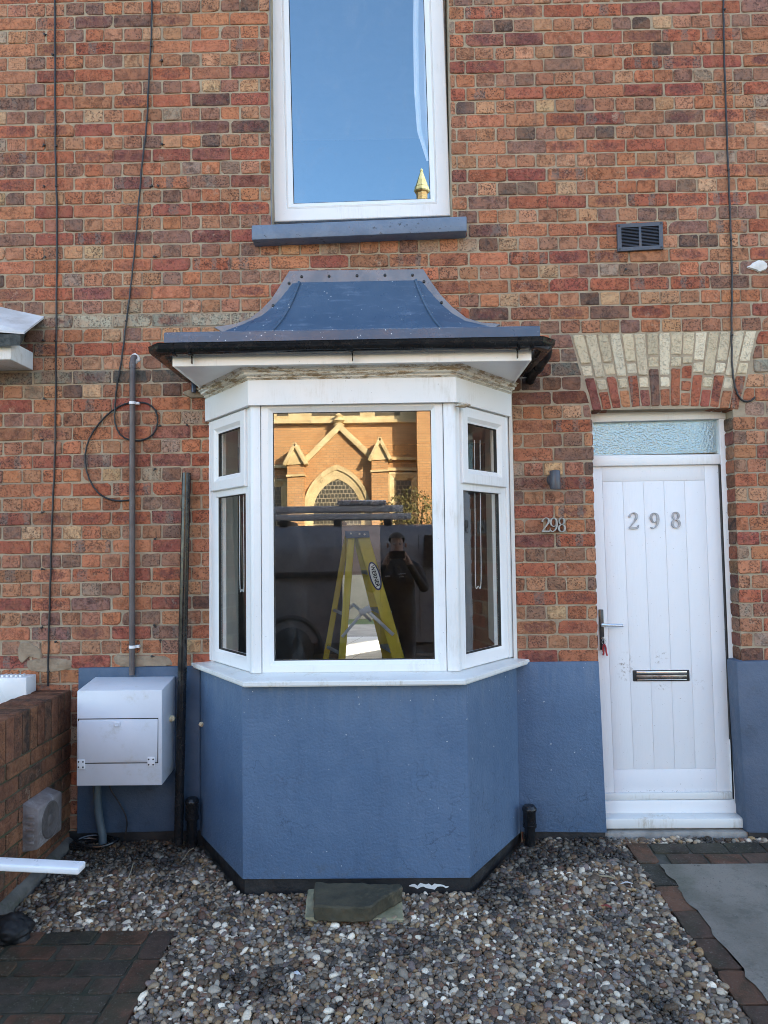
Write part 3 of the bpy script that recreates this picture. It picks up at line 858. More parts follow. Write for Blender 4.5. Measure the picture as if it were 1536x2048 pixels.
# ------------------------------------------------------------------ front door
DYF = .115
dc = [at(1186, 1600, DYF), at(1466, 1597, DYF), at(1440, 929, DYF), at(1160, 933, DYF)]   # BL BR TR TL (left edge is behind the jamb)
def DM(s, t, n):
    b0 = dc[0].lerp(dc[1], s); t0 = dc[3].lerp(dc[2], s); p = b0.lerp(t0, t); return Vector((p.x, DYF - n, p.z))
def dbox(m, s0, s1, t0, t1, n0, n1, bev=0.0):
    m.prism([DM(s0, t0, n0), DM(s1, t0, n0), DM(s1, t1, n0), DM(s0, t1, n0)], (0, -(n1 - n0), 0), bev)
def door_mat():
    b = NB('white_composite_door')
    g = b.noise(5, 6, .6, b.mapping((28, 10, 1.4)), 1.5)
    c = (.79, .79, .80)
    def spot(px, py, rx, rz, sc, lo, hi, col, amt):
        nonlocal c
        p = at(px, py, DYF)
        mp = b.mapping((1 / rx, 1, 1 / rz), loc=(-p.x / rx, -p.y, -p.z / rz))
        ln = b.node('ShaderNodeVectorMath', operation='LENGTH'); b.link(mp, ln.inputs[0])
        k = b.math('MULTIPLY', b.ramp(ln.outputs['Value'], .35, 1.1, 1, 0), b.ramp(b.noise(sc, 7, .75), lo, hi))
        c = b.mix(b.math('MULTIPLY', k, amt), c, col)
    spot(1252, 1335, .06, .10, 42, .52, .66, (.22, .16, .11), .8)
    spot(1322, 1316, .06, .05, 50, .54, .66, (.30, .24, .18), .6)
    spot(1395, 1360, .05, .11, 36, .55, .68, (.34, .30, .25), .6)
    spot(1325, 1374, .05, .02, 60, .5, .6, (.2, .16, .12), .7)
    spot(1330, 1588, .45, .035, 90, .55, .64, (.14, .12, .10), .8)
    c = b.mix(b.math('MULTIPLY', b.ramp(b.noise(110, 2, .5), .73, .76), .6), c, (.3, .27, .24))
    b.bump(g, .0011)
    return b.done(c, .42, 0, .4)
M_DOOR = door_mat()
m = MB()
T0, T1 = .088, .953
ss = [.165, .295, .425, .560, .695, .830, .962]
ss = [.155, .30, .447, .594, .741, .888]
sR = .888
dbox(m, 0, 1, 0, 1, -.045, -.0045)
dbox(m, 0, ss[0], 0, 1, -.008, .0, .0022); dbox(m, sR, 1, 0, 1, -.008, .0, .0022)
dbox(m, ss[0] + .0002, sR - .0002, 0, T0, -.008, -.0003, .0022); dbox(m, ss[0] + .0002, sR - .0002, T1, 1, -.008, -.0003, .0022)
for k in range(5): dbox(m, ss[k] + .0018, ss[k + 1] - .0018, T0 + .0010, T1 - .0010, -.0078, -.0006, .0018)
door = m.build('front_door', M_DOOR, HOUSE)
m = MB(); dbox(m, .03, .985, .002, .022, .0005, .022, .006); m.build('weather_bar', M_SILLW, door)
# frame round the door and its light
zt0 = at(1320, 908, DYF).z; ztop = at(1320, 838, DYF).z
fr = [at(1440, 929, DYF), at(1459, 925, DYF), at(1486, 1632, DYF), at(1466, 1600, DYF)]
m = MB()
def poly(m, pxs, Y0, Y1, bev=.003):
    P = [at(x, y, Y0) for x, y in pxs]; m.prism(P, (0, Y1 - Y0, 0), bev)
YF_ = .098
poly(m, [(1466, 1631), (1488, 1632), (1460, 838), (1438, 838)], YF_, YF_ + .08)
poly(m, [(1150, 1600), (1189, 1601), (1186, 838), (1147, 838)], YF_, YF_ + .08)
poly(m, [(1150, 845), (1459, 837), (1458, 815), (1150, 818)], YF_ - .004, YF_ + .08)
poly(m, [(1150, 933), (1441, 928), (1440, 908), (1150, 911)], YF_ - .006, YF_ + .07, .005)
poly(m, [(1150, 1632), (1487, 1630), (1467, 1600), (1150, 1602)], YF_ - .008, YF_ + .08)
dfr = m.build('door_frame', M_UPVC, HOUSE)
m = MB(); poly(m, [(1465.5, 1598), (1468.5, 1598), (1441.5, 929), (1439, 929)], YF_ - .001, YF_ + .05, 0); m.build('door_gasket', M_GASKET, dfr)
m = MB()
p0, p1 = at(1150, 1636, .02), at(1496, 1634, .02)
m.prism([(p0.x, .10, p0.z), (p1.x - .02, .10, p1.z), (p1.x + .004, .015, p1.z - .006), (p0.x, .015, p0.z - .006)], (0, 0, -.055), .006)
m.build('door_sill', M_SILLW, HOUSE)
m = MB(); p0 = at(1215, 1660, .03); p1 = at(1498, 1660, .03); m.box(DL - .02, DR + .05, .0, .3, -.35, p0.z - .002, .01); m.build('threshold', mottled('concrete_step', (.34, .32, .29), (.22, .205, .185), 8, .9, .006, 40, dirt=(.05, .045, .04)), HOUSE)
M_OBSCURE = glass('obscure_glass', .34, .05, bump=(95, .0045), refl=(.70, .92, 1.0))
m = MB(); P = [at(x, y, YF_ + .03) for x, y in ((1150, 912), (1442, 905), (1440, 835), (1150, 842))]
m.add(P, [(0, 1, 2, 3)]); m.build('fanlight_pane', M_OBSCURE, HOUSE)
m = MB(); P = [at(x, y, YF_ + .045) for x, y in ((1150, 912), (1442, 905), (1440, 835), (1150, 842))]
m.prism(P, (0, .004, 0)); m.build('fanlight_backing', mottled('fanlight_board', (.10, .13, .15), (.08, .105, .12), 4, .9, 0), HOUSE)
# letterbox
m = MB(); poly(m, [(1267, 1363), (1380, 1362), (1379, 1340), (1266, 1341)], DYF - .007, DYF + .01, .004); lb = m.build('letterbox', M_GASKET, door)
m = MB(); poly(m, [(1274, 1361), (1374, 1360), (1374, 1358.5), (1274, 1359.5)], DYF - .012, DYF - .006, .001); poly(m, [(1273, 1349), (1374, 1348), (1374, 1342), (1273, 1343)], DYF - .016, DYF - .006, .003); m.build('letterbox_bar', M_CHROME, lb)
m = MB(); poly(m, [(1273, 1359), (1374, 1358), (1374, 1349.5), (1273, 1350.5)], DYF - .011, DYF - .006, .001); m.build('letterbox_flap', mottled('brushed_steel', (.30, .28, .27), (.12, .11, .11), 9, .3, .002, 14, metal=1.0), lb)
# handle
m = MB(); poly(m, [(1201, 1300), (1210, 1300), (1207, 1219), (1198, 1219)], DYF - .012, DYF + .003, .004); hd = m.build('door_handle', mottled('black_handle', (.025, .025, .028), (.05, .05, .05), 8, .18, 0), door)
p = at(1205, 1250, DYF - .01)
m = MB(); m.lathe(p, (0, -1, 0), [(0, .013), (.01, .013), (.012, .009), (.045, .009)], 14)
q = at(1205, 1250, DYF - .05); e = at(1246, 1251, DYF - .055)
m.tube([q + Vector((-.006, 0, 0)), q.lerp(e, .3), q.lerp(e, .7), e], [.010, .0095, .009, .0085], 12); m.build('lever', M_CHROME, hd)
m = MB(); p = at(1206, 1277, DYF - .01); m.lathe(p, (0, -1, 0), [(0, .010), (.006, .010), (.007, .007)], 14); m.build('lock', M_STEEL, hd)

# house numerals
def stroke(m, P, pts, closed, t0, t1, per=6, hook=None):
    C = smooth_path([(a, b, c) for a, b, c in pts], per, closed)
    n = len(C); Lf = []; Rt = []
    for i in range(n):
        a = C[(i - 1) % n] if (closed or i) else C[i]; c = C[(i + 1) % n] if (closed or i < n - 1) else C[i]
        d = Vector((c.x - a.x, c.y - a.y)).normalized(); nr = Vector((-d.y, d.x)) * max(C[i].z, .04) / 2
        Lf.append((C[i].x + nr.x, C[i].y + nr.y)); Rt.append((C[i].x - nr.x, C[i].y - nr.y))
    vs = []
    for l, r_ in zip(Lf, Rt): vs += [P(*l, t1), P(*r_, t1), P(*l, t0), P(*r_, t0)]
    fs = []
    for i in range(n if closed else n - 1):
        a = i * 4; c = ((i + 1) % n) * 4
        fs += [(a, a + 1, c + 1, c), (a + 2, c + 2, c + 3, a + 3), (a, c, c + 2, a + 2), (a + 1, a + 3, c + 3, c + 1)]
    if not closed: fs += [(0, 2, 3, 1), ((n - 1) * 4, (n - 1) * 4 + 1, (n - 1) * 4 + 3, (n - 1) * 4 + 2)]
    m.add(vs, fs)
def ell(cx, cy, rx, ry, thick, thin, n=16):
    return [(cx + rx * math.cos(2 * math.pi * k / n), cy + ry * math.sin(2 * math.pi * k / n), thin + (thick - thin) * abs(math.cos(2 * math.pi * k / n)) ** 1.4) for k in range(n)]
GLY = {'2': [([(.07, .70, .13), (.10, .80, .10), (.19, .91, .055), (.32, .955, .05), (.44, .90, .10), (.50, .78, .135), (.47, .64, .13), (.36, .46, .09), (.20, .26, .06), (.06, .075, .05)], False),
             ([(.03, .055, .10), (.20, .065, .12), (.40, .055, .12), (.52, .07, .10), (.57, .16, .05), (.59, .24, .03)], False)],
       '9': [(ell(.29, .66, .20, .275, .14, .045), True), ([(.49, .70, .13), (.50, .52, .135), (.46, .32, .12), (.36, .14, .08), (.22, .045, .05), (.11, .07, .09), (.09, .13, .10)], False)],
       '8': [(ell(.29, .735, .165, .215, .12, .045), True), (ell(.29, .265, .205, .235, .14, .045), True)]}
def numeral(ch, cx, cy, hpx, Y, depth, mat, name, parent, tilt=0.0, wk=1.0):
    m = MB(); base = at(cx, cy, Y); H = abs(at(cx, cy - hpx / 2, Y).z - at(cx, cy + hpx / 2, Y).z)
    for k, (pts, cl) in enumerate(GLY[ch]):
        def P(a, b, t):
            x, z = (a - .29) * H, (b - .5) * H
            return Vector((base.x + x * math.cos(tilt) - z * math.sin(tilt), Y - t, base.z + z * math.cos(tilt) + x * math.sin(tilt)))
        stroke(m, P, [(a_, b_2, c_ * wk) for a_, b_2, c_ in pts], cl, 0, depth + .0007 * k)
    return m.build(name, mat, parent)
for ch, cx_, cy_ in (('2', 1266, 1041), ('9', 1308.5, 1041), ('8', 1351, 1039.5)):
    numeral(ch, cx_, cy_, 34, DYF, .009, M_NUM, 'numeral', door)

# ------------------------------------------------------------------ body of the houses and the rooms behind the glass
M_ROOF = mottled('slate', (.06, .06, .068), (.10, .095, .10), 5, .7, .004, 20)
def shell(parent, x0, x1, door_gap):
    m = MB()
    m.box(x0, x0 + .2, .245, 8.0, -.3, 6.3); m.box(x1 - .2, x1, .245, 8.0, -.3, 6.3)
    if door_gap:
        a, b, h = door_gap
        m.box(x0 + .2, a, 7.8, 8.0, -.3, 6.3); m.box(b, x1 - .2, 7.8, 8.0, -.3, 6.3); m.box(a, b, 7.8, 8.0, h, 6.3)
    else: m.box(x0 + .2, x1 - .2, 7.8, 8.0, -.3, 6.3)
    m.build('house_shell', M_PLASTER, parent)
    m = MB()
    for s in (0, 1):
        ya, yb = (-.25, 4.0) if s == 0 else (8.25, 4.0)
        m.prism([(x0, ya, 6.27), (x0, yb, 9.1), (x0, yb, 9.22), (x0, ya, 6.39)], (x1 - x0, 0, 0))
    m.build('roof', M_ROOF, parent)
shell(HOUSE, WALL_L + .01, WALL_R + 6, (-1.5, 1.2, 2.5))
shell(NEIGH, -14.0, WALL_L - .01, None)
m = MB(); m.box(WALL_R, WALL_R + 6, 0, .24, ZB, ZT); m.build('far_brickwork', M_MORTAR, HOUSE)
m = MB(); m.box(-14.0, NB_L, 0, .24, ZB, ZT); m.build('far_brickwork', M_MORTAR, NEIGH)
M_DARKWALL = mottled('grey_wallpaper', (.20, .19, .185), (.15, .145, .14), 3, .8, 0)
M_FLOOR = mottled('dark_floorboards', (.10, .065, .04), (.06, .04, .028), 4, .5, 0)
m = MB()
RX0, RX1, RF, RC = -1.92, 1.15, .16, 2.80
m.box(RX0 - .08, RX0, .245, 4.0, RF, RC); m.box(RX1, RX1 + .08, .245, 4.0, RF, RC)
DWx0, DWx1 = at(684, 1200, 4.0).x, at(762, 1200, 4.0).x
m.box(RX0, DWx0, 4.0, 4.1, RF, RC); m.box(DWx1, RX1, 4.0, 4.1, RF, RC); m.box(DWx0, DWx1, 4.0, 4.1, at(720, 1041, 4.0).z, RC)
m.box(RX0, BL, .242, .262, RF, RC); m.box(BR, RX1, .242, .262, RF, RC); m.box(BL, BR, .242, .262, 2.56, RC)
m.build('room_wall', M_DARKWALL, HOUSE)
for xa in (BL + .002, BR - .022):
    m = MB(); m.box(xa, xa + .02, -.01, .62 if xa < 0 else 1.12, ZS - .02, 2.56); m.build('window_lining', M_PLASTER, HOUSE)
m = MB(); m.box(RX0 - .08, WALL_R, .245, 7.8, RC, RC + .1); m.box(WALL_L + .2, WALL_R, .245, 7.8, 5.9, 6.0); m.build('room_ceiling', M_PLASTER, HOUSE)
m = MB(); m.box(RX0, RX1, .13, 4.1, RF - .1, RF); m.prism([(BL + .16, .13, RF), (BL + .45, -.38, RF), (BR - .45, -.38, RF), (BR - .16, .13, RF)], (0, 0, -.1)); m.build('room_floor', M_FLOOR, HOUSE)
m = MB(); m.box(-1.7, 1.8, -.0 + .3, 4.0, 2.95, 2.97); m.build('upper_floor', M_DARKWALL, HOUSE)
m = MB(); m.box(-1.8, 1.9, 3.2, 3.3, 2.97, 5.9); m.build('upper_room_wall', mottled('dark_room', (.03, .03, .035), (.04, .04, .045), 3, .9, 0), HOUSE)
def tiles():
    b = NB('pale_floor_tiles'); t = b.node('ShaderNodeTexBrick'); t.offset = 0; t.inputs['Scale'].default_value = 1.0
    t.inputs['Brick Width'].default_value = .42; t.inputs['Row Height'].default_value = .42; t.inputs['Mortar Size'].default_value = .006
    t.inputs['Color1'].default_value = (.80, .82, .83, 1); t.inputs['Color2'].default_value = (.76, .78, .80, 1); t.inputs['Mortar'].default_value = (.2, .2, .2, 1)
    b.link(b.mapping((1, 1, 1), (0, 0, .2)), t.inputs['Vector'])
    return b.done(t.outputs[0], .3, 0, .5)
m = MB(); m.box(-2.0, 3.0, 4.1, 7.8, RF - .1, RF); m.build('kitchen_floor', tiles(), HOUSE)
# net curtain upstairs
cp = [(828, -60), (826, 60), (828, 180), (834, 262), (853, 322)]
m = MB(); vs = []; fs = []; NC = 14
for i, (x, y) in enumerate(cp):
    for k in range(NC + 1):
        t = k / NC; p = at(x + (900 - x) * t, y, .22 + .016 * math.sin(k * 2.1) + .01 * math.sin(k * 5.3)); vs.append(p)
for i in range(len(cp) - 1):
    for k in range(NC): fs.append((i * (NC + 1) + k, i * (NC + 1) + k + 1, (i + 1) * (NC + 1) + k + 1, (i + 1) * (NC + 1) + k))
m.add(vs, fs, True)
def net():
    b = NB('net_curtain')
    return b.done((.85, .85, .85), .8, 0, .2)
cur = m.build('curtain', net(), None, at(850, 200, .22)); tag(cur, 'white net curtain hanging inside the right edge of the upstairs window', 'curtain')
# ------------------------------------------------------------------ things fixed to or leaning on the front wall
def single(m, name, mat, loc, label, cat, group=None, kind=None):
    return tag(m.build(name, mat, None, loc), label, cat, group, kind)
M_CABLE = mottled('black_cable', (.012, .012, .013), (.022, .022, .022), 20, .5, 0)
def cable(pts, Y, r, label):
    P = smooth_path([at(x, y, Y) for x, y in pts], 7)
    for i, p in enumerate(P): p.x += .0012 * math.sin(i * 1.7); 
    m = MB(); m.tube(P, r, 8); 
    return m, P[0], label
m, l, t = cable([(110, -40), (110, 100), (111, 300), (114, 450), (112, 700), (110, 900), (105, 1020), (101, 1150), (97, 1290), (96, 1372)], -.012, .0055, '')
c1 = single(m, 'cable', M_CABLE, l, 'straight black cable dropping down the bricks to the garden wall on the left', 'cable')
for (x, y) in ((106, 110), (113, 292), (113, 373), (112, 682), (111, 885), (103, 1138), (97, 1343)):
    k = MB(); p = at(x, y, -.01); k.obox((p.x - .007, -.020, p.z - .005), (.014, 0, 0), (0, .012, 0), (0, 0, .009), .002); k.build('cable_clip', M_CABLE, c1)
m, l, t = cable([(304, -40), (303, 60), (299, 130), (293, 250), (284, 330), (272, 470), (263, 560), (253, 640), (243, 720), (234, 770), (230, 815), (230, 845), (240, 868), (260, 880), (285, 880), (306, 868), (315, 845), (311, 822), (296, 808), (275, 805), (250, 808), (224, 822), (200, 845), (180, 875), (171, 905), (172, 935), (182, 965), (202, 990), (230, 1001), (262, 1000)], -.014, .0050, '')
c2 = single(m, 'cable', M_CABLE, l, 'slack black cable looped in a coil round the upright brown conduit', 'cable')
for (x, y) in ((303, 93), (253, 642)):
    k = MB(); p = at(x, y, -.01); k.obox((p.x - .007, -.022, p.z - .005), (.014, 0, 0), (0, .012, 0), (0, 0, .009), .002); k.build('cable_clip', M_CABLE, c2)
m, l, t = cable([(1446, -40), (1447, 30), (1449, 130), (1455, 300), (1461, 450), (1464, 560), (1463, 660), (1465, 740), (1472, 780), (1484, 800), (1500, 802), (1510, 794)], -.012, .0055, '')
c3 = single(m, 'cable', M_CABLE, l, 'black cable running down the wall past the door arch and curling up at its end', 'cable')
for (x, y) in ((1448, 20), (1456, 340), (1462, 480), (1463, 670)):
    k = MB(); p = at(x, y, -.01); k.obox((p.x - .007, -.021, p.z - .005), (.014, 0, 0), (0, .012, 0), (0, 0, .009), .002); k.build('cable_clip', M_CABLE, c3)
# stubs of old nails and clips left in the joints
spots = [(90, 70), (325, 123), (90, 292), (325, 290), (305, 373), (317, 373), (90, 374), (310, 515), (92, 515), (313, 822), (322, 852), (312, 938), (88, 682), (90, 798), (85, 880), (86, 1025), (311, 1078), (86, 1138), (310, 1250), (85, 1255), (322, 1280), (113, 1283), (305, 1312), (1250, 540), (375, 851)]
for i, (x, y) in enumerate(spots):
    if i == 0:
        k = MB(); p = at(x, y, -.006); k.lathe((p.x, .0, p.z), (0, -1, 0), [(0, .004), (.010, .0045), (.013, .007), (.016, .0065), (.017, .003)], 8); k.obox((p.x + .004, -.012, p.z - .002), (.012, 0, .001), (0, .004, 0), (0, 0, .004), .001)
        nail = single(k, 'masonry_nail', M_CABLE, (p.x, 0, p.z), 'small black clip nail left behind in the brick joints', 'nail', 'old clip nails left in the brickwork')
    else:
        o = nail.copy(); COL.objects.link(o); p = at(x, y, 0); o.location = (p.x, 0, p.z); o.rotation_euler = (0, random.uniform(-1, 3), 0)

# brown conduit
M_CONDUIT = mottled('brown_conduit', (.085, .068, .066), (.13, .11, .105), 6, .5, .0006, dirt=(.45, .43, .42), dirt_scale=30, dirt_lo=.64, dirt_hi=.72)
a = at(265, 735, -.032); b_ = at(264, 1350, -.032)
cond = thing('conduit', (b_.x, -.032, b_.z), 'thin brown vertical conduit running down the bricks into the top of the white meter box', 'pipe')
m = MB(); e = at(266, 718, -.03)
P = [b_, b_.lerp(a, .5), a, Vector((a.x + .001, -.032, e.z - .004)), Vector((a.x + .004, -.024, e.z + .012)), Vector((a.x + .010, .0, e.z + .016)), Vector((a.x + .012, .03, e.z + .016))]
m.tube(P, .0165, 14); m.build('tube', M_CONDUIT, cond)
m = MB(); m.lathe(a + Vector((0, 0, -.006)), (0, 0, 1), [(0, .0175), (.001, .0195), (.035, .0195), (.036, .0175)], 14); m.build('elbow_collar', M_CONDUIT, cond)
M_WPLAST = mottled('white_plastic', (.78, .79, .80), (.72, .73, .74), 6, .35, .0002)
for (x, y) in ((266, 806), (266, 1293)):
    m = MB(); p = at(x, y, -.03); m.lathe((p.x - .002, -.032, p.z - .009), (0, 0, 1), [(0, .018), (.0, .0205), (.016, .0205), (.016, .018)], 14); m.box(p.x + .012, p.x + .034, -.03, -.002, p.z - .009, p.z + .007, .003); m.build('pipe_clip', M_WPLAST, cond)
M_FILL = mottled('white_filler', (.74, .73, .71), (.60, .58, .54), 12, .9, .004, 40)
def blot(m, pts, Y0, t, seed):
    random.seed(seed); P = smooth_path([at(x, y, 0) for x, y in pts], 3, True)
    P = [p + Vector((random.uniform(-.003, .003), 0, random.uniform(-.003, .003))) for p in P]
    c = sum(P, Vector()) / len(P); n = len(P)
    vs = [(p.x, Y0, p.z) for p in P] + [(p.x, Y0 - t, p.z) for p in [c.lerp(q, .88) for q in P]] + [(c.x, Y0 - t * 1.3, c.z)]
    fs = [(i, (i + 1) % n, n + (i + 1) % n, n + i) for i in range(n)] + [(n + i, n + (i + 1) % n, 2 * n) for i in range(n)]
    m.add(vs, fs, True)
m = MB(); blot(m, [(1493, 536), (1505, 527), (1515, 521), (1527, 524), (1534, 531), (1530, 541), (1518, 545), (1508, 541)], -.004, .012, 3)
single(m, 'filler_patch', M_FILL, at(1515, 535, 0), 'white dab of filler smeared on the bricks right of the black cable', 'filler')
m = MB(); blot(m, [(262, 712), (270, 707), (279, 712), (280, 722), (272, 728), (265, 722)], -.004, .010, 4)
single(m, 'filler_patch', M_FILL, at(271, 717, 0), 'white ring of filler where the brown conduit enters the bricks', 'filler')

# loose black drainpipe leaning on the wall
random.seed(11)
pb = at(357, 1684, -.115); pt = at(373, 946, -.045)
m = MB(); d = (pt - pb).normalized()
m.tube([pb - d * .01, pb.lerp(pt, .33), pb.lerp(pt, .66), pt], .0250, 20)
m.v = m.v
pipe = single(m, 'drainpipe', M_BLACK, pb, 'tall loose black drainpipe leaning upright against the wall beside the bay', 'drainpipe')
# black stubs in the gravel
def stub(px_, ytop, ybot, Y, label):
    p0 = at(px_, ybot, Y); p1 = at(px_, ytop, Y)
    r_ = thing('drain_stub', (p0.x, Y, gz(Y)), label, 'pipe stub', 'black drain stubs beside the bay')
    m = MB(); m.tube([(p0.x, Y, gz(Y) - .05), (p0.x, Y, (p0.z + p1.z) / 2), (p0.x, Y, p1.z - .05)], .030, 16); m.build('pipe', M_BLACK, r_)
    m = MB(); m.lathe((p0.x, Y, p1.z - .115), (0, 0, 1), [(0, .031), (.002, .038), (.016, .039), (.018, .036), (.085, .036), (.092, .040), (.104, .040), (.108, .037), (.118, .030), (.119, .010)], 20); m.build('collar', M_BLACK, r_)
    return r_
stub(384, 1597, 1672, -.075, 'black drain stub with collar in the gravel left of the bay, behind the leaning pipe')
stub(1060, 1612, 1678, -.085, 'black drain stub with collar in the gravel right of the bay')
# short swan neck from the right end of the gutter
m = MB(); P = smooth_path([at(1094, 694, -.50), at(1092, 712, -.42), at(1080, 730, -.26), at(1066, 748, -.10), at(1060, 762, .01)], 6)
m.tube(P, .026, 16); m.build('gutter_outlet', M_BLACKM, gut)
m = MB(); p = at(1084, 720, -.34); dd = (P[14] - P[12]).normalized(); m.lathe(P[13], dd, [(0, .027), (.002, .031), (.05, .031), (.052, .027)], 16); m.build('outlet_socket', M_BLACKM, gut)
m = MB(); p = at(1076, 708, -.38); m.build
# end of an overflow pipe
m = MB(); p = at(388, 770, -.03); m.tube([(p.x, .02, p.z + .03), (p.x, -.028, p.z + .03), (p.x, -.034, p.z + .02), (p.x, -.034, p.z - .045)], .014, 12)
single(m, 'overflow_pipe', mottled('dark_blue_plastic', (.03, .045, .075), (.05, .065, .10), 9, .35, 0), (p.x, 0, p.z), 'short dark overflow pipe tucked under the left end of the bay soffit', 'pipe')
m = MB(); blot(m, [(366, 787), (380, 779), (400, 780), (416, 788), (414, 796), (396, 797), (378, 795)], -.004, .014, 8)
single(m, 'mortar_patch', mottled('buff_mortar', (.36, .28, .19), (.24, .18, .12), 10, .95, .004, 60), at(390, 788, 0), 'buff dab of mortar under the short overflow pipe by the bay', 'mortar')

# buff mortar slapped over the bricks low on the left
M_BUFF = mottled('smeared_mortar', (.33, .25, .17), (.23, .165, .11), 12, .95, .005, 50, dirt=(.16, .12, .09))
for k, pts in enumerate(([(38, 1288), (60, 1284), (84, 1300), (82, 1318), (60, 1314), (46, 1326), (36, 1312)], [(56, 1322), (100, 1316), (142, 1320), (140, 1338), (100, 1344), (62, 1342)], [(225, 1312), (270, 1310), (330, 1312), (345, 1330), (300, 1333), (240, 1334)])):
    m = MB(); blot(m, pts, -.001, .009, 20 + k)
    single(m, 'mortar_patch', M_BUFF, at(*pts[0], 0), ('small ragged buff mortar patch left of the straight cable, near the garden wall', 'longer buff mortar patch on the left wall crossed by the straight black cable', 'buff mortar smear on the bricks just above the white meter box')[k], 'mortar')
# louvred vent
VT = thing('air_vent', at(1279, 478, 0), 'grey rectangular louvred air vent on the bricks above the door', 'vent')
va, vb = at(1234, 505, -.008), at(1324, 450, -.008)
sl_ = (at(1324, 502, 0).z - at(1234, 507, 0).z) / (vb.x - va.x)
VF = lambda u, n, z: Vector((u, -.016 - n, z + (u - va.x) * sl_))
H_ = at(1234, 452, 0).z - at(1234, 507, 0).z
m = MB(); z0 = va.z; 
m.frame(VF, va.x, vb.x, z0, z0 + H_, [(0, -.006), (0, .004), (.002, .007), (.024, .007), (.024, -.006)])
m.obox(VF((va.x + vb.x) / 2 - .007, -.004, z0 + .02), (.014, 0, 0), (0, -.010, 0), (0, 0, H_ - .04), .001)
m.build('vent_frame', M_DARKGREY, VT)
m = MB(); m.obox(VF(va.x + .02, -.003, z0 + .02), (vb.x - va.x - .04, 0, 0), (0, .004, 0), (0, 0, H_ - .04)); m.build('backing', M_GASKET, VT)
for k in range(13):
    m = MB(); zz = z0 + .030 + k * (H_ - .054) / 13
    m.obox(VF(va.x + .0245, .006, zz - .001), Vector((vb.x - va.x - .049, 0, sl_ * (vb.x - va.x - .049))), (0, .007, .0045), (0, .0012, .0022)); m.build('slat', M_DARKGREY, VT)
for (u, z) in ((va.x + .012, z0 + .012), (vb.x - .012, z0 + .012), (va.x + .012, z0 + H_ - .012), (vb.x - .012, z0 + H_ - .012)):
    m = MB(); m.lathe(VF(u, .006, z), (0, -1, 0), [(0, .006), (.003, .006), (.004, .003)], 10); m.build('screw', M_SCREW, VT)

# outside lamp
LM = thing('wall_lamp', at(1108, 960, -.0), 'small dark grey cylindrical wall lamp on the pier beside the front door', 'wall lamp')
p = at(1110, 960, -.075); bp_ = at(1101, 957, -.01)
m = MB(); m.lathe((bp_.x + .012, .0, p.z + .006), (0, -1, 0), [(.004, .034), (.016, .034), (.024, .030), (.026, .012), (.055, .012)], 24); m.build('back_plate', M_DARKGREY, LM)
m = MB(); m.lathe((p.x, -.075, p.z - .052), (0, 0, 1), [(0, .026), (.0, .0295), (.002, .030), (.100, .030), (.106, .027), (.108, .010)], 28); m.build('lamp_body', M_DARKGREY, LM)
m = MB(); m.lathe((p.x, -.075, p.z - .0515), (0, 0, 1), [(0, .022), (.001, .022)], 20); m.build('lamp_glass', mottled('frosted_glass', (.6, .6, .6), (.5, .5, .5), 5, .4, 0), LM)
# small grey numerals on the bricks
NM = thing('house_number', at(1107, 1050, -.006), 'small grey metal numerals 298 fixed to the bricks beside the white door', 'house number')
M_GREYMET = mottled('grey_zinc', (.40, .385, .35), (.28, .27, .245), 26, .5, .0005, metal=.0)
for ch, cx_ in (('2', 1090.5), ('9', 1106.5), ('8', 1122.5)): numeral(ch, cx_, 1049.5, 30, -.010, .018, M_GREYMET, 'numeral', NM, wk=.85)
# keys with a red tag in the door
KY = thing('bunch_of_keys', at(1207, 1285, .09), 'bunch of keys with a red ribbon hanging from the front door lock', 'keys')
p = at(1206, 1277, DYF - .022); M_RED = mottled('red_ribbon', (.45, .03, .03), (.30, .02, .03), 12, .6, .0005)
m = MB(); m.obox((p.x - .003, p.y - .022, p.z - .009), (.006, 0, 0), (0, .024, 0), (0, 0, .018), .002); m.build('key', M_STEEL, KY)
m = MB(); ring = [Vector((p.x + .012 * math.sin(t), p.y - .018, p.z - .018 + .014 * math.cos(t))) for t in [k * math.pi / 8 for k in range(16)]]; m.tube(ring, .0016, 6, closed=True); m.build('key_ring', M_STEEL, KY)
m = MB(); m.tube(smooth_path([(p.x + .002, p.y - .018, p.z - .03), (p.x - .006, p.y - .016, p.z - .055), (p.x - .002, p.y - .014, p.z - .078), (p.x - .006, p.y - .014, p.z - .095)], 4), .0055, 6)
m.tube(smooth_path([(p.x + .002, p.y - .018, p.z - .03), (p.x + .010, p.y - .016, p.z - .05), (p.x + .012, p.y - .014, p.z - .075), (p.x + .018, p.y - .014, p.z - .098)], 4), .005, 6); m.build('ribbon', M_RED, KY)
m = MB(); m.obox((p.x - .010, p.y - .016, p.z - .075), (.014, 0, 0), (0, .003, 0), (0, 0, .04), .003); m.build('fob', mottled('dark_fob', (.04, .035, .09), (.06, .05, .1), 9, .4, 0), KY)

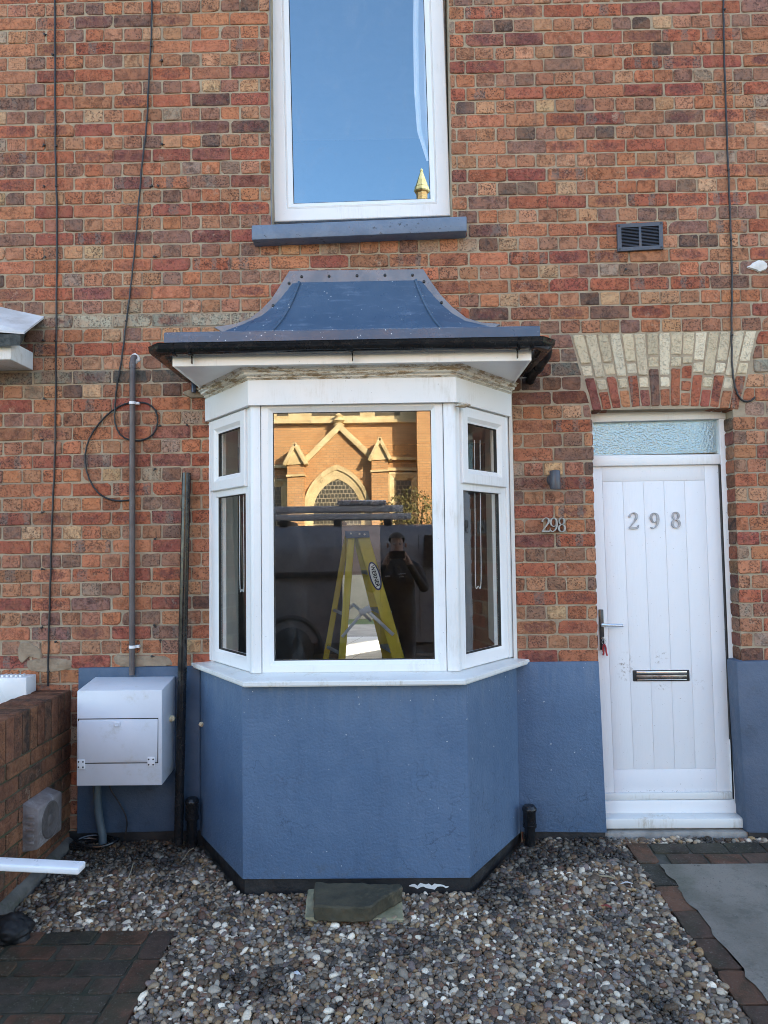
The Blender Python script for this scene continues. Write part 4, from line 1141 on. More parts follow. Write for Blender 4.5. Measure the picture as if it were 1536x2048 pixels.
# ------------------------------------------------------------------ gas meter box
mx0, mx1, my0, my1, mz0, mz1 = -1.735, -1.272, -.262, -.024, .386, .914
MT = thing('meter_box', (-1.5, -.1, mz0), 'white plastic gas meter box with hinged front flap on the grey base wall', 'meter box')
M_MBOX = mottled('meter_box_plastic', (.66, .68, .72), (.60, .62, .66), 3, .5, .0004, 40, dirt=(.46, .43, .36), dirt_scale=7, dirt_lo=.54, dirt_hi=.78)
m = MB()
m.prism([(mx0, my1, mz0 + .02), (mx0, my0, mz0), (mx0, my0, mz1 - .020), (mx0, my1, mz1 + .012)], (mx1 - mx0, 0, 0), .006)
m.build('case', M_MBOX, MT)
YB = my0 + .002
def mp(x, y): return at(x, y, my0)
m = MB(); fa, fb, fc, fd = mp(157, 1526), mp(315, 1521), mp(316, 1438), mp(157, 1442)
m.prism([(p_.x, my0 + .002, p_.z) for p_ in (fa, fb, fc, fd)], (0, -.008, 0), .002)
m.build('flap', M_MBOX, MT)
m = MB(); MF = lambda u, n, z: Vector((u, my0 - n, z))
m.frame(MF, fa.x - .004, fb.x + .004, fa.z - .004, fc.z + .006, [(0, -.002), (0, .0015), (.0045, .0015), (.0045, -.002)]); m.build('flap_seam', M_GASKET, MT)
m = MB(); p_ = mp(235, 1448); m.box(p_.x - .018, p_.x + .018, my0 - .012, my0 + .0, p_.z - .013, p_.z + .012, .002); m.lathe((p_.x, my0 - .011, p_.z), (0, -1, 0), [(0, .011), (.003, .011), (.0035, .007), (.002, .006)], 16); m.build('lock', M_MBOX, MT)
for (x, y) in ((163, 1528), (303, 1523)):
    m = MB(); p_ = mp(x, y); m.box(p_.x - .020, p_.x + .020, my0 - .009, my0 + .004, p_.z - .026, p_.z + .026, .003); h = m.build('hinge', M_WPLAST, MT)
    for dx in (-1, 1):
        for dz in (-1, 1):
            m = MB(); m.lathe((p_.x + dx * .012, my0 - .0085, p_.z + dz * .014), (0, -1, 0), [(0, .0045), (.002, .0045), (.0025, .002)], 8); m.build('screw', M_SCREW, h)
M_DUCT = mottled('painted_duct', (.07, .10, .12), (.10, .13, .15), 7, .6, .001)
m = MB(); P = smooth_path([at(194, 1555, -.10), at(195, 1600, -.09), at(199, 1640, -.085), at(206, 1675, -.09)], 6); P[-1].z = gz(-.09) - .03
m.tube(P, .022, 14); m.build('service_duct', M_DUCT, MT)
m = MB(); P = smooth_path([at(217, 1558, -.06), at(222, 1580, -.06), at(236, 1602, -.06), at(250, 1628, -.06), at(254, 1648, -.06), at(251, 1668, -.06)], 6); m.tube(P, .004, 8); m.build('wire', M_CABLE, MT)
# foam blobs beside the pipe
M_FOAM = mottled('cream_foam', (.72, .62, .42), (.60, .50, .32), 14, .8, .002)
def lump(c, r, name, mat, label, cat, group=None, seed=0, sq=(1, 1, 1), amp=.35, sub=3, freq=2.0, par=None):
    b = bmesh.new(); bmesh.ops.create_icosphere(b, subdivisions=sub, radius=1)
    o = Vector((seed * 3.1, seed * 1.7, 0))
    for v in b.verts:
        k = 1 + amp * mnoise.noise(v.co * freq + o) + amp * .5 * mnoise.noise(v.co * freq * 2.7 + o)
        v.co = Vector((c[0] + v.co.x * r * k * sq[0], c[1] + v.co.y * r * k * sq[1], c[2] + v.co.z * r * k * sq[2]))
    m = MB(); m.bm(b, True)
    if par: return m.build(name, mat, par)
    return single(m, name, mat, c, label, cat, group)
p = at(349, 1450, -.27); lump((mx1 + .008, -.12, p.z - .0), .018, 'foam_blob', M_FOAM, 'cream foam blob stuck on the right side of the white meter box', 'foam', None, 1)
p = at(402, 1449, -.06); lump((p.x, -.055, p.z), .013, 'foam_blob', M_FOAM, 'cream foam blob on the bay wall right of the black leaning pipe', 'foam', None, 2)

# small white box on the neighbour's wall
NBX = thing('junction_box', at(26, 1385, -.05), 'small white junction box on the neighbour wall at the left edge', 'junction box')
a, b_ = at(-60, 1412, -.13), at(53, 1355, -.13)
m = MB(); m.box(a.x, b_.x - .0, -.13, -.014, a.z, b_.z, .008); m.build('case', M_WPLAST, NBX)
for k in range(5):
    m = MB(); x = at(6 + k * 9, 1352, -.10).x; m.box(x - .006, x + .006, -.11, -.06, b_.z - .004, b_.z + .011, .002); m.build('rib', M_WPLAST, NBX)

# ------------------------------------------------------------------ garden wall
GWX, GWZ = -1.885, at(150, 1379, 0).z
GW = thing('garden_wall', (GWX - .1, -.6, gz(-.6)), 'low brown brick garden wall with soldier course top at the left', 'garden wall')
def gwcol():
    c = random.choice([(.27, .115, .060), (.22, .095, .055), (.17, .08, .05), (.30, .135, .07), (.11, .065, .045), (.07, .048, .036), (.24, .105, .062)]); k = random.uniform(.65, 1.0); return tuple(x * k for x in c)
gb = Bricks(); yE = -1.36; W2 = .215
n = int(-yE / .078)
for k in range(n):
    y = -.004 - k * .078
    col = gwcol()
    gb.brick((GWX, 0, 0), (0, -1, 0), (0, 0, 1), (1, 0, 0), [(-y + .004, GWZ - .215), (-y + .074, GWZ - .215), (-y + .074, GWZ - .004), (-y + .004, GWZ - .004)], col, False)
    gb.brick((0, 0, GWZ - .005), (0, -1, 0), (-1, 0, 0), (0, 0, 1), [(-y + .004, -GWX + .0), (-y + .074, -GWX + .0), (-y + .074, -GWX + W2), (-y + .004, -GWX + W2)], tuple(x * .8 for x in col), False)
for i in range(12):
    z1 = GWZ - .222 - i * .083
    for k in range(-1, 9):
        a = k * .235 + (.1175 if i % 2 else 0) ; b_ = a + .225; a = max(a, .004); b_ = min(b_, -yE)
        if b_ - a < .03: continue
        gb.brick((GWX, 0, 0), (0, -1, 0), (0, 0, 1), (1, 0, 0), [(a, z1 - .073), (b_, z1 - .073), (b_, z1), (a, z1)], gwcol(), False)
gb.build('brickwork', M_BRICK, GW)
M_MOSS = mottled('mossy_mortar', (.10, .095, .06), (.06, .065, .03), 9, .95, .004, 60)
m = MB(); m.box(GWX - W2, GWX - .002, yE, -.014, -.4, GWZ - .007); m.build('core', M_MOSS, GW)
m = MB(); 
m.prism([(GWX - .01, -.03, gz(0) - .1), (GWX + .05, -.03, gz(0) - .1), (GWX + .045, -.03, .005), (GWX + .015, -.03, .03), (GWX - .01, -.03, .035)], (0, yE + .03, -.05), .01); m.build('footing', mottled('dirty_concrete', (.16, .145, .125), (.09, .08, .068), 6, .95, .005, 30, dirt=(.04, .05, .02)), GW)
# vent box on it
VB = thing('vent_box', (GWX, -.42, .16), 'weathered grey box with a round dial and side slots, low on the brick garden wall', 'vent box')
M_VB = mottled('weathered_grey_plastic', (.24, .21, .205), (.16, .13, .12), 9, .7, .002, 45, dirt=(.40, .38, .38), dirt_scale=14, dirt_lo=.5, dirt_hi=.75)
vx = -1.802
m = MB(); m.prism([(GWX, -.545, .150), (vx, -.545, .165), (vx, -.545, .365), (GWX, -.545, .395)], (0, .265, 0), .010); m.build('case', M_VB, VB)
for k in range(5):
    m = MB(); z = .195 + k * .032; m.box(GWX + .025, vx - .018, -.553, -.54, z, z + .014, .003); m.build('side_slot', M_VB, VB)
m = MB(); cz, cy = .268, -.415
m.lathe((vx - .002, cy, cz), (1, 0, 0), [(0, .092), (.005, .092), (.006, .086), (.0035, .082), (.0035, .030), (.007, .026), (.009, .014), (.010, .004)], 32); m.build('dial', mottled('weathered_grey_dial', (.125, .105, .098), (.075, .062, .056), 18, .8, .003, 60), VB)

# ------------------------------------------------------------------ neighbour's bay roof at the left edge
NR = bpy.data.objects.new('bay_roof', None); COL.objects.link(NR); NR.parent = NEIGH; NR.location = Vector((0, 0, 0)) - NEIGH.location
M_LEAD = mottled('white_painted_flashing', (.62, .62, .62), (.48, .46, .44), 6, .6, .002, 30, dirt=(.30, .27, .24))
M_FELT = mottled('dark_roof_felt', (.035, .04, .038), (.08, .085, .08), 30, .95, .006, 70)
A = at(88, 633, -.004); B = at(48, 664, -.30); Cc = at(0, 612, -.004); D = at(0, 652, -.30)
lft = Vector((-1.6, 0, .0))
up = (Cc - A).normalized()
m = MB()
T1_, T2_ = A, B; T3_ = Vector((D.x - 1.2, D.y, D.z + .02 + (D.z - B.z) * 2)); T4_ = Vector((Cc.x - 1.2, -.004, Cc.z + (Cc.z - A.z) * 4.2))
m.prism([T1_, T2_, T3_, T4_], (0, 0, -.012)); m.build('flashing', M_LEAD, NR)
m = MB(); m.prism([T1_ + Vector((-.10, 0, -.02)), T2_ + Vector((-.02, .0, -.014)), T2_ + Vector((-.02, .0, -.075)), T1_ + Vector((-.10, 0, -.09))], (-1.4, 0, .02)); m.build('felt_edge', M_FELT, NR)
a = at(22, 683, -.26); b_ = at(22, 719, -.26)
m = MB(); m.box(a.x - 1.4, a.x, -.26, -.01, b_.z, a.z + .005, .006); m.build('fascia', M_SILLW, NR)

# ------------------------------------------------------------------ bead chains of the blinds
for (xa, xb, y0, y1, Y, lab) in ((479, 487, 860, 1178, -.24, 'white bead chain of a blind hanging behind the left side pane'), (950, 961, 880, 1172, -.16, 'white bead chain of a blind hanging behind the right side pane')):
    P = [at(xa - 1, y0, Y), at(xa, (y0 + y1) / 2, Y), at(xa + 1, y1 - 8, Y), at((xa + xb) / 2 + 1, y1, Y), at(xb + 1, y1 - 8, Y), at(xb, (y0 + y1) / 2, Y), at(xb - 1, y0, Y)]
    P = smooth_path(P, 8); m = MB(); m.tube(P, .0022, 6)
    single(m, 'blind_chain', M_WPLAST, P[0], lab, 'blind chain')
# ------------------------------------------------------------------ ground
random.seed(21); rng = np.random.default_rng(5)
def soil():
    b = NB('dark_wet_soil')
    c = b.mix(b.ramp(b.noise(8, 8, .7), .35, .7), (.030, .024, .018), (.075, .062, .048))
    b.bump(b.noise(40, 8, .75), .012)
    return b.done(c, .9, 0, .3)
M_SOIL = soil()
def tarmac():
    b = NB('tarmac'); c = b.mix(b.ramp(b.noise(60, 5, .7), .35, .7), (.045, .045, .047), (.085, .083, .08)); b.bump(b.noise(150, 4), .004); return b.done(c, .9, 0, .3)
M_ROAD = tarmac()
M_PAVE = mottled('pavement_concrete', (.26, .25, .235), (.19, .18, .17), 3, .9, .003, 50)
M_GRASS = mottled('lawn', (.05, .085, .025), (.075, .10, .035), 6, .95, .01, 60)
m = MB(); m.box(-700, 700, -700, 700, -.9, -.6); m.build('ground', M_GRASS, None, (0, 0, -.6), 'structure')
m = MB(); vs = []; ys = [0.3, 0, -.7, -1.5, -3.9]
for y in ys: vs += [(-2.6, y, gz(y) - .012), (4.6, y, gz(y) - .012)]
vs += [(-2.6, -3.9, -.6), (4.6, -3.9, -.6), (-2.6, .3, -.6), (4.6, .3, -.6)]
n = len(ys)
m.add(vs, [(2 * i, 2 * i + 1, 2 * i + 3, 2 * i + 2) for i in range(n - 1)] + [(8, 9, 11, 10), (0, 2, 4, 6, 8, 10, 12), (1, 13, 11, 9, 7, 5, 3)])
m.build('garden_ground', M_SOIL, None, (1, -1.8, -.1), 'structure')

# concrete path with a brick edge on the right
EX0, EX1 = ground(1250, 1690), ground(1500, 2046)
def edge_x(y): return EX0.x + (EX1.x - EX0.x) * (y - EX0.y) / (EX1.y - EX0.y)
def path_mat():
    b = NB('worn_concrete')
    c = b.mix(b.ramp(b.noise(3, 7, .65), .35, .68), (.250, .220, .180), (.172, .152, .122))
    c = b.mix(b.math('MULTIPLY', b.ramp(b.noise(10, 7, .75), .55, .75), .6), c, (.29, .27, .23))
    c = b.mix(b.math('MULTIPLY', b.ramp(b.noise(5, 9, .8), .50, .66), .6), c, (.085, .08, .062))
    c = b.mix(b.math('MULTIPLY', b.ramp(b.noise(1.6, 3), .50, .66), .55), c, (.10, .105, .07))
    c = b.mix(b.ramp(b.noise(45, 3, .6), .68, .73), c, (.06, .055, .05))
    c = b.mix(b.math('MULTIPLY', b.ramp(b.noise(120, 3, .7), .58, .68), .5), c, (.07, .062, .05))
    c = b.mix(b.math('MULTIPLY', b.ramp(b.noise(150, 3, .7), .62, .7), .4), c, (.34, .32, .28))
    b.bump(b.noise(70, 7, .7), .004); return b.done(c, .85, 0, .3)
def gq(x, y, dz): return Vector((x, y, gz(y) + dz))
m = MB(); yT = -.325
ysq = [yT, -.7, -1.4, -2.4, -3.88]; vs = []
jig = random.Random(4)
for i in range(len(ysq) - 1):
    for k in range(14):
        y = ysq[i] + (ysq[i + 1] - ysq[i]) * k / 14
        vs.append((y, edge_x(y) + .104 + jig.uniform(-.012, .014)))
vs.append((ysq[-1], edge_x(ysq[-1]) + .125))
V2 = []; 
for (y, x) in vs: V2 += [gq(x, y, .0245), gq(4.5, y, .0245)]
m.add(V2, [(2 * i, 2 * i + 1, 2 * i + 3, 2 * i + 2) for i in range(len(vs) - 1)])
m.build('path', path_mat(), None, (2, -2, -.1), 'structure')
PCOL = [(.075, .046, .032), (.058, .042, .031), (.105, .050, .030), (.085, .048, .032), (.048, .040, .030), (.125, .060, .034)]
def pcol():
    c = random.choice(PCOL); k = random.uniform(.9, 1.5); return tuple(x * k for x in c)
def paver(B, x0, x1, y0, y1, dz=.016, col=None):
    """brick laid flat, y0 > y1"""
    ym = (y0 + y1) / 2; sl = (gz(y0) - gz(y1)) / (y0 - y1)
    e2 = Vector((0, -1, -sl)); n_ = Vector((0, -sl, 1)).normalized()
    xs0, xs1 = x0, x1
    B.brick((0, y0, gz(y0) + dz), (1, 0, 0), e2, n_, [(x0, y0 - y1), (x0, 0), (x1, 0), (x1, y0 - y1)], col or pcol(), False, proud=.004, deep=.03, rad=(.004, .011), jit=.003)
M_PAVER = None
def paver_mat():
    b = NB('mossy_paver'); col = b.attr('bc')
    c = b.mix(b.ramp(b.noise(9, 8, .7), .42, .62), col, b.mix(1.0, col, (.5, .55, .5), 'MULTIPLY'))
    c = b.mix(b.math('MULTIPLY', b.ramp(b.noise(4, 8, .75), .46, .62), .75), c, (.055, .048, .028))
    c = b.mix(b.math('MULTIPLY', b.ramp(b.noise(9, 9, .82), .57, .68), .6), c, (.17, .155, .125))
    c = b.mix(b.math('MULTIPLY', b.ramp(b.noise(110, 3, .7), .60, .68), .5), c, (.24, .22, .18))
    b.bump(b.noise(60, 7, .75), .007)
    return b.done(c, b.ramp(b.noise(6, 4), .3, .7, .55, .9), 0, .35)
M_PAVER = paver_mat()
BE = thing('brick_edging', (1.4, -1.2, gz(-1.2)), 'dark mossy brick edging between the gravel and the concrete path by the door', 'brick edging')
B = Bricks(); y = -.085; 
while y > -3.8:
    L = .222; x = edge_x(y - L / 2)
    paver(B, x, x + .112 + random.uniform(-.004, .006), y, y - L + .012); y -= L
B.build('edge_bricks', M_PAVER, BE)
PV = thing('brick_paving', (2.0, -.2, gz(-.2)), 'dark worn brick paving strip in front of the white front door step', 'brick paving')
B = Bricks()
for r_ in range(2):
    y = -.085 - r_ * .118
    x = edge_x(y) + .122 + (.05 if r_ else 0)
    while x < 4.3:
        paver(B, x, x + .19, y, y - .106, dz=.014); x += .203
B.build('pavers', M_PAVER, PV)
m = MB(); V2 = []
for y in (-.08, -.335): V2 += [gq(edge_x(y) + .004, y, .010), gq(4.4, y, .010)]
m.add(V2, [(0, 1, 3, 2)]); m.build('joint_mortar', mottled('dark_joint', (.085, .08, .065), (.05, .05, .034), 12, .95, .004), PV)
# brick paving at the lower left
PX1 = ground(345, 1869); PXr = (PX1.x + ground(266, 2046).x) / 2; yP = PX1.y
PL = thing('brick_paving', (-1.4, yP - .4, gz(yP - .4)), 'dark mossy brick paving patch at the lower left corner of the gravel', 'brick paving')
B = Bricks()
y = yP
while y > -3.6:
    paver(B, PXr - .105, PXr, y, y - .222 + .012); y -= .222
r_ = 0; y = yP - .004
while y > -3.6:
    x = PXr - .115 + (.11 if r_ % 2 else 0)
    while x > -2.4:
        x0 = x - .225
        if x0 < PXr - .115: paver(B, x0 + .012, min(x, PXr - .118), y, y - .098, dz=.014)
        x -= .235
    y -= .112; r_ += 1
B.build('pavers', M_PAVER, PL)
m = MB(); V2 = []
for y in (yP - .01, -3.6): V2 += [gq(-2.4, y, .012), gq(PXr - .01, y, .012)]
m.add(V2, [(0, 1, 3, 2)]); m.build('joint_mortar', mottled('mossy_joint', (.060, .055, .038), (.034, .036, .020), 8, .95, .004), PL)

# ------------------------------------------------------------------ pebbles
def gravel():
    b0 = bmesh.new(); bmesh.ops.create_icosphere(b0, subdivisions=2, radius=1)
    bmesh.ops.delete(b0, geom=[v for v in b0.verts if v.co.z < -.62], context='VERTS')
    b0.verts.index_update()
    base = np.array([v.co[:] for v in b0.verts]); tri = np.array([[v.index for v in f.verts] for f in b0.faces]); b0.free()
    variants = []
    for k in range(24):
        v = base.copy()
        o = rng.uniform(-9, 9, 3)
        s = np.array([1 + .26 * mnoise.noise(Vector(p * .95 + o)) + .05 * mnoise.noise(Vector(p * 2.6 + o)) for p in base])
        variants.append(v * s[:, None])
    pts = []
    def inside(x, y):
        if y > -.012: return False
        if x < GWX + .06: return False
        # bay footprint
        m_ = .012
        if y > -.57 - m_:
            t = min(1, -y / .57)
            if XL - m_ + (FLx - XL) * t - m_ < x < XR + m_ + (FRx - XR) * t + m_: return False
        if x > edge_x(y) - .004:
            return -.075 < y < -.02 and x < 2.3
        if y < yP + .004 and x < PXr + .006: return False
        return True
    cell = .0160
    for layer in range(2):
        xs = np.arange(-1.9, 2.3, cell * (1 if layer == 0 else 1.25)); ys_ = np.arange(-.01, -2.45, -cell * (1 if layer == 0 else 1.25))
        for y in ys_:
            for x in xs:
                xx = x + rng.uniform(-.6, .6) * cell; yy = y + rng.uniform(-.6, .6) * cell
                if y < -1.75 and rng.random() > .8: continue
                if inside(xx, yy): pts.append((xx, yy, layer))
    pal = np.array([(.165, .145, .125), (.26, .235, .205), (.105, .075, .052), (.21, .140, .085), (.50, .465, .41), (.050, .042, .036), (.145, .118, .118), (.68, .65, .58), (.25, .175, .095), (.19, .18, .18), (.31, .25, .185), (.135, .075, .052)])
    wts = np.array([14, 12, 16, 13, 8, 13, 8, 5, 6, 7, 8, 6], float); wts /= wts.sum()
    nv = len(base); N = len(pts)
    V = np.empty((N, nv, 3), np.float32); Cc_ = np.empty((N, nv, 4), np.float32)
    for i, (x, y, layer) in enumerate(pts):
        r = float(np.clip(rng.lognormal(-4.53, .30), .0055, .0215)) * (1.0 if layer == 0 else 1.02)
        sx, sy, sz_ = r * rng.uniform(.95, 1.35), r * rng.uniform(.75, 1.0), r * rng.uniform(.55, .85)
        a = rng.uniform(0, 6.283); tx, ty = rng.normal(0, .24), rng.normal(0, .24)
        ca, sa = math.cos(a), math.sin(a)
        v = variants[rng.integers(24)] * (sx, sy, sz_)
        v = np.stack([v[:, 0] * ca - v[:, 1] * sa, v[:, 0] * sa + v[:, 1] * ca, v[:, 2]], 1)
        v[:, 2] += tx * v[:, 0] + ty * v[:, 1]
        hump = .010 * mnoise.noise(Vector((x * 2.2, y * 2.2, 3))) + .006 * mnoise.noise(Vector((x * 6, y * 6, 9)))
        # banked up a little against the bay and walls
        z = gz(y) + hump + (.002 if layer == 0 else .0115) + sz_ * .3
        V[i] = v + (x, y, z)
        c = pal[rng.choice(12, p=wts)] * rng.uniform(.75, 1.3) * (1.15, 1.03, .88)
        wet_dark = mnoise.noise(Vector((x * 2.6 + 7, y * 2.6, 0))) + .6 * mnoise.noise(Vector((x * 8, y * 8, 5)))
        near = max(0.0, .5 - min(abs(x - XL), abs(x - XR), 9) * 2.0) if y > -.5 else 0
        wet_dark += near * .5 + max(0.0, -1.35 - x) * .9 + max(0.0, .45 + y) * .35  # also darker towards the bay sides, the left and the house wall
        if wet_dark > .16: c = c * max(.26, 1 - (wet_dark - .16) * 1.9)
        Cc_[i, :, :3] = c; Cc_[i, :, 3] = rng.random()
    F = (tri[None] + (np.arange(N) * nv)[:, None, None]).reshape(-1, 3)
    V = V.reshape(-1, 3) 
    base_loc = np.array((0, -1.0, gz(-1.0)), np.float32)
    me = bpy.data.meshes.new('gravel'); me.vertices.add(len(V)); me.loops.add(F.size); me.polygons.add(len(F))
    me.vertices.foreach_set('co', (V - base_loc).ravel()); me.loops.foreach_set('vertex_index', F.astype(np.int32).ravel())
    me.polygons.foreach_set('loop_start', np.arange(0, F.size, 3, dtype=np.int32)); me.polygons.foreach_set('loop_total', np.full(len(F), 3, np.int32))
    me.polygons.foreach_set('use_smooth', np.ones(len(F), bool))
    at_ = me.attributes.new('bc', 'FLOAT_COLOR', 'POINT'); at_.data.foreach_set('color', Cc_.reshape(-1, 4).ravel())
    me.update(calc_edges=True)
    b = NB('pebble'); col = b.attr('bc'); al = b.attr('bc', 'Alpha')
    n1 = b.noise(130, 4, .65)
    c = b.mix(b.math('MULTIPLY', b.ramp(n1, .45, .7), .5), col, b.mix(1.0, col, (.55, .5, .45), 'MULTIPLY'))
    c = b.mix(b.math('MULTIPLY', b.ramp(b.noise(260, 2, .5), .62, .7), .3), c, (.5, .47, .42))
    me.materials.append(b.done(c, b.math('MULTIPLY_ADD', al, .35, .32), 0, .45))
    o = bpy.data.objects.new('gravel', me); COL.objects.link(o); o.location = base_loc
    tag(o, 'grey and brown rounded pebble gravel round the foot of the bay', 'gravel', kind='stuff')
gravel()

# ------------------------------------------------------------------ loose things on the gravel
M_SLAB = mottled('mossy_slab', (.075, .062, .036), (.040, .036, .022), 8, .9, .005, 45, dirt=(.15, .125, .075), dirt_scale=7)
M_SLAB2 = mottled('pale_mossy_slab', (.36, .32, .20), (.21, .19, .105), 7, .9, .005, 45, dirt=(.07, .065, .04), dirt_scale=8)
def rough_slab(P, down, seed, amp=.004):
    b = bmesh.new(); n = len(P); vs = [b.verts.new(p) for p in P]; lo = [b.verts.new(p + Vector((0, 0, -down))) for p in P]
    fs = [b.faces.new(vs), b.faces.new(lo[::-1])] + [b.faces.new([vs[(i + 1) % n], vs[i], lo[i], lo[(i + 1) % n]]) for i in range(n)]
    bmesh.ops.recalc_face_normals(b, faces=b.faces)
    bmesh.ops.bevel(b, geom=b.edges[:], offset=.006, segments=1, affect='EDGES')
    bmesh.ops.triangulate(b, faces=b.faces[:])
    for _ in range(4):
        bmesh.ops.subdivide_edges(b, edges=[e for e in b.edges if e.calc_length() > .014], cuts=1, use_grid_fill=True)
        bmesh.ops.triangulate(b, faces=b.faces[:])
    b.normal_update()
    for v in b.verts: v.co += v.normal * amp * (mnoise.noise(v.co * 22 + Vector((seed, 0, 0))) + .7 * mnoise.noise(v.co * 60) + 1.2 * mnoise.noise(v.co * 8 + Vector((0, seed, 0))))
    m = MB(); m.bm(b, True); return m
def flat_bit(px_, py_, L, W, ang, mat, name, label, cat, group=None, dz=.022, bend=.004):
    p = ground(px_, py_, dz); d = Vector((math.cos(ang), math.sin(ang), random.uniform(-.1, .1))); q = Vector((-d.y, d.x, random.uniform(-.15, .15)))
    vs = []; N = 5
    for i in range(N + 1):
        t = i / N - .5; w = W * (1 - .5 * abs(t * 2) ** 2) * random.uniform(.8, 1.1)
        c = p + d * (t * L) + Vector((0, 0, bend * math.cos(t * 6)))
        vs += [c + q * w / 2, c - q * w / 2, c + q * w / 2 + Vector((0, 0, -.002)), c - q * w / 2 + Vector((0, 0, -.002))]
    fs = []
    for i in range(N):
        a = i * 4; c_ = a + 4
        fs += [(a, a + 1, c_ + 1, c_), (a + 2, c_ + 2, c_ + 3, a + 3), (a, c_, c_ + 2, a + 2), (a + 1, a + 3, c_ + 3, c_ + 1)]
    fs += [(0, 2, 3, 1), (N * 4, N * 4 + 1, N * 4 + 3, N * 4 + 2)]
    m = MB(); m.add(vs, fs); return single(m, name, mat, p, label, cat, group)
P = [ground(x, y, .034) for x, y in ((615, 1776), (803, 1778), (808, 1838), (610, 1836))]
m = rough_slab(P, .05, 3, .003); single(m, 'stone_slab', M_SLAB2, P[0] + Vector((.2, -.05, -.04)), 'pale mossy stone slab half buried in gravel under the broken darker slab', 'slab')
P = [ground(x, y, .105) for x, y in ((630, 1763), (755, 1767), (801, 1768), (805, 1774), (795, 1780), (762, 1797), (744, 1812), (733, 1815), (627, 1812))]
m = rough_slab(P, .068, 8, .004); single(m, 'stone_slab', M_SLAB, P[0] + Vector((.2, -.05, -.05)), 'broken dark mossy stone slab with a cut corner, resting on a paler slab', 'slab')
M_PAPER = mottled('white_scrap', (.62, .62, .62), (.52, .52, .52), 9, .7, 0)
M_TWIG = mottled('pale_twig', (.40, .33, .22), (.30, .24, .15), 9, .9, .001)
M_LEAFR = mottled('red_leaf', (.30, .045, .04), (.20, .04, .03), 9, .7, .001)
flat_bit(1213, 1811, .05, .022, -.5, M_LEAFR, 'fallen_leaf', 'small red fallen leaf lying on the gravel near the brick edging', 'leaf', dz=.03)
flat_bit(1253, 1765, .06, .010, -.1, M_PAPER, 'paper_scrap', 'thin white paper scrap on the gravel beside the brick edging', 'scrap', dz=.03)
flat_bit(593, 1946, .042, .018, -.5, M_PAPER, 'paper_scrap', 'white paper scrap on the open gravel in front of the slabs', 'scrap', dz=.028)
flat_bit(205, 1803, .045, .014, .6, M_PAPER, 'paper_scrap', 'white scrap on the dark gravel above the lower left brick paving', 'scrap', dz=.03)
flat_bit(180, 1784, .035, .014, .9, M_TWIG, 'wood_chip', 'pale wood chip on the dark gravel below the white plastic board', 'wood chip', dz=.03)
def twig(pts, label, r=.0025):
    P = smooth_path([ground(x, y, .028 + .006 * random.random()) for x, y in pts], 4); m = MB(); m.tube(P, r, 6); single(m, 'twig', M_TWIG, P[0], label, 'twig')
twig([(1192, 1750), (1205, 1752), (1218, 1753), (1230, 1757)], 'pale crooked twig lying on the gravel near the path edge', .004)
twig([(362, 1724), (371, 1712), (378, 1702), (388, 1696)], 'pale thin twig on the gravel below the leaning black pipe', .0025)
twig([(255, 1760), (262, 1742), (266, 1728)], 'short pale twig on the gravel below the meter box', .003)
# black sack
lump((-1.735, -.93, gz(-.93) + .045), .100, 'rubble_sack', mottled('black_plastic_sheet', (.006, .006, .007), (.010, .010, .011), 9, .65, .006, 14), 'black rubble sack slumped on the ground at the left edge', 'sack', None, 5, (1, .9, .62), .22, 5, 1.3)
# black hose/rubbish below the meter box
m = MB(); random.seed(3)
c = ground(180, 1690, .02)
for k in range(3):
    P = [Vector((c.x + .02 * k + (.10 + .012 * k) * math.cos(t) * 1.0, c.y - .02 + (.055 + .006 * k) * math.sin(t), c.z + .010 + .010 * k + .006 * math.sin(3 * t + k))) for t in [i * math.pi / 12 for i in range(24)]]
    m.tube(P, .009, 8, closed=True)
single(m, 'hose_coil', M_BLACK, c, 'coil of black hose lying on the gravel under the white meter box', 'hose')
# white plastic board poking in from the left, lying on a crate outside the picture
e0, e1 = at(164, 1735, -1.50), at(0, 1727, -1.50)
d = (e1 - e0).normalized()
m = MB(); m.obox(e0 + Vector((0, -.03, -.016)), d * 1.0, (0, .065, 0), (0, 0, .026), .007, 3)
bd = single(m, 'plastic_board', M_WPLAST, e0 + d * .5, 'white plastic board end sticking in low from the left above the gravel', 'board')
m = MB(); z = (e0 + d * .72).z - .02
CR = thing('wooden_crate', (-1.9, -1.5, gz(-1.5)), 'slatted wooden crate standing under the white plastic board outside the left edge', 'crate')
M_WOOD = mottled('pale_wood', (.36, .25, .14), (.28, .19, .10), 5, .8, .002)
cx0, cx1, cy0, cy1 = -2.10, -1.70, -1.62, -1.38
zt = min((e0 + d * (abs(e0.x - cx1))).z, (e0 + d * (abs(e0.x - cx0))).z) - .018
for (x, y) in ((cx0, cy0), (cx1 - .03, cy0), (cx0, cy1 - .03), (cx1 - .03, cy1 - .03)):
    m = MB(); m.box(x, x + .03, y, y + .03, gz(-1.5) - .02, zt, .002); m.build('corner_post', M_WOOD, CR)
for k in range(3):
    zz = gz(-1.5) + .03 + k * (zt - gz(-1.5) - .10) / 2
    for (a, b_, c_, d_) in ((cx0, cx1, cy0 - .012, cy0 - .001), (cx0, cx1, cy1 + .001, cy1 + .012), (cx0 - .012, cx0 - .001, cy0, cy1), (cx1 + .001, cx1 + .012, cy0, cy1)):
        m = MB(); m.box(a, b_, c_, d_, zz, zz + .07, .002); m.build('slat', M_WOOD, CR)
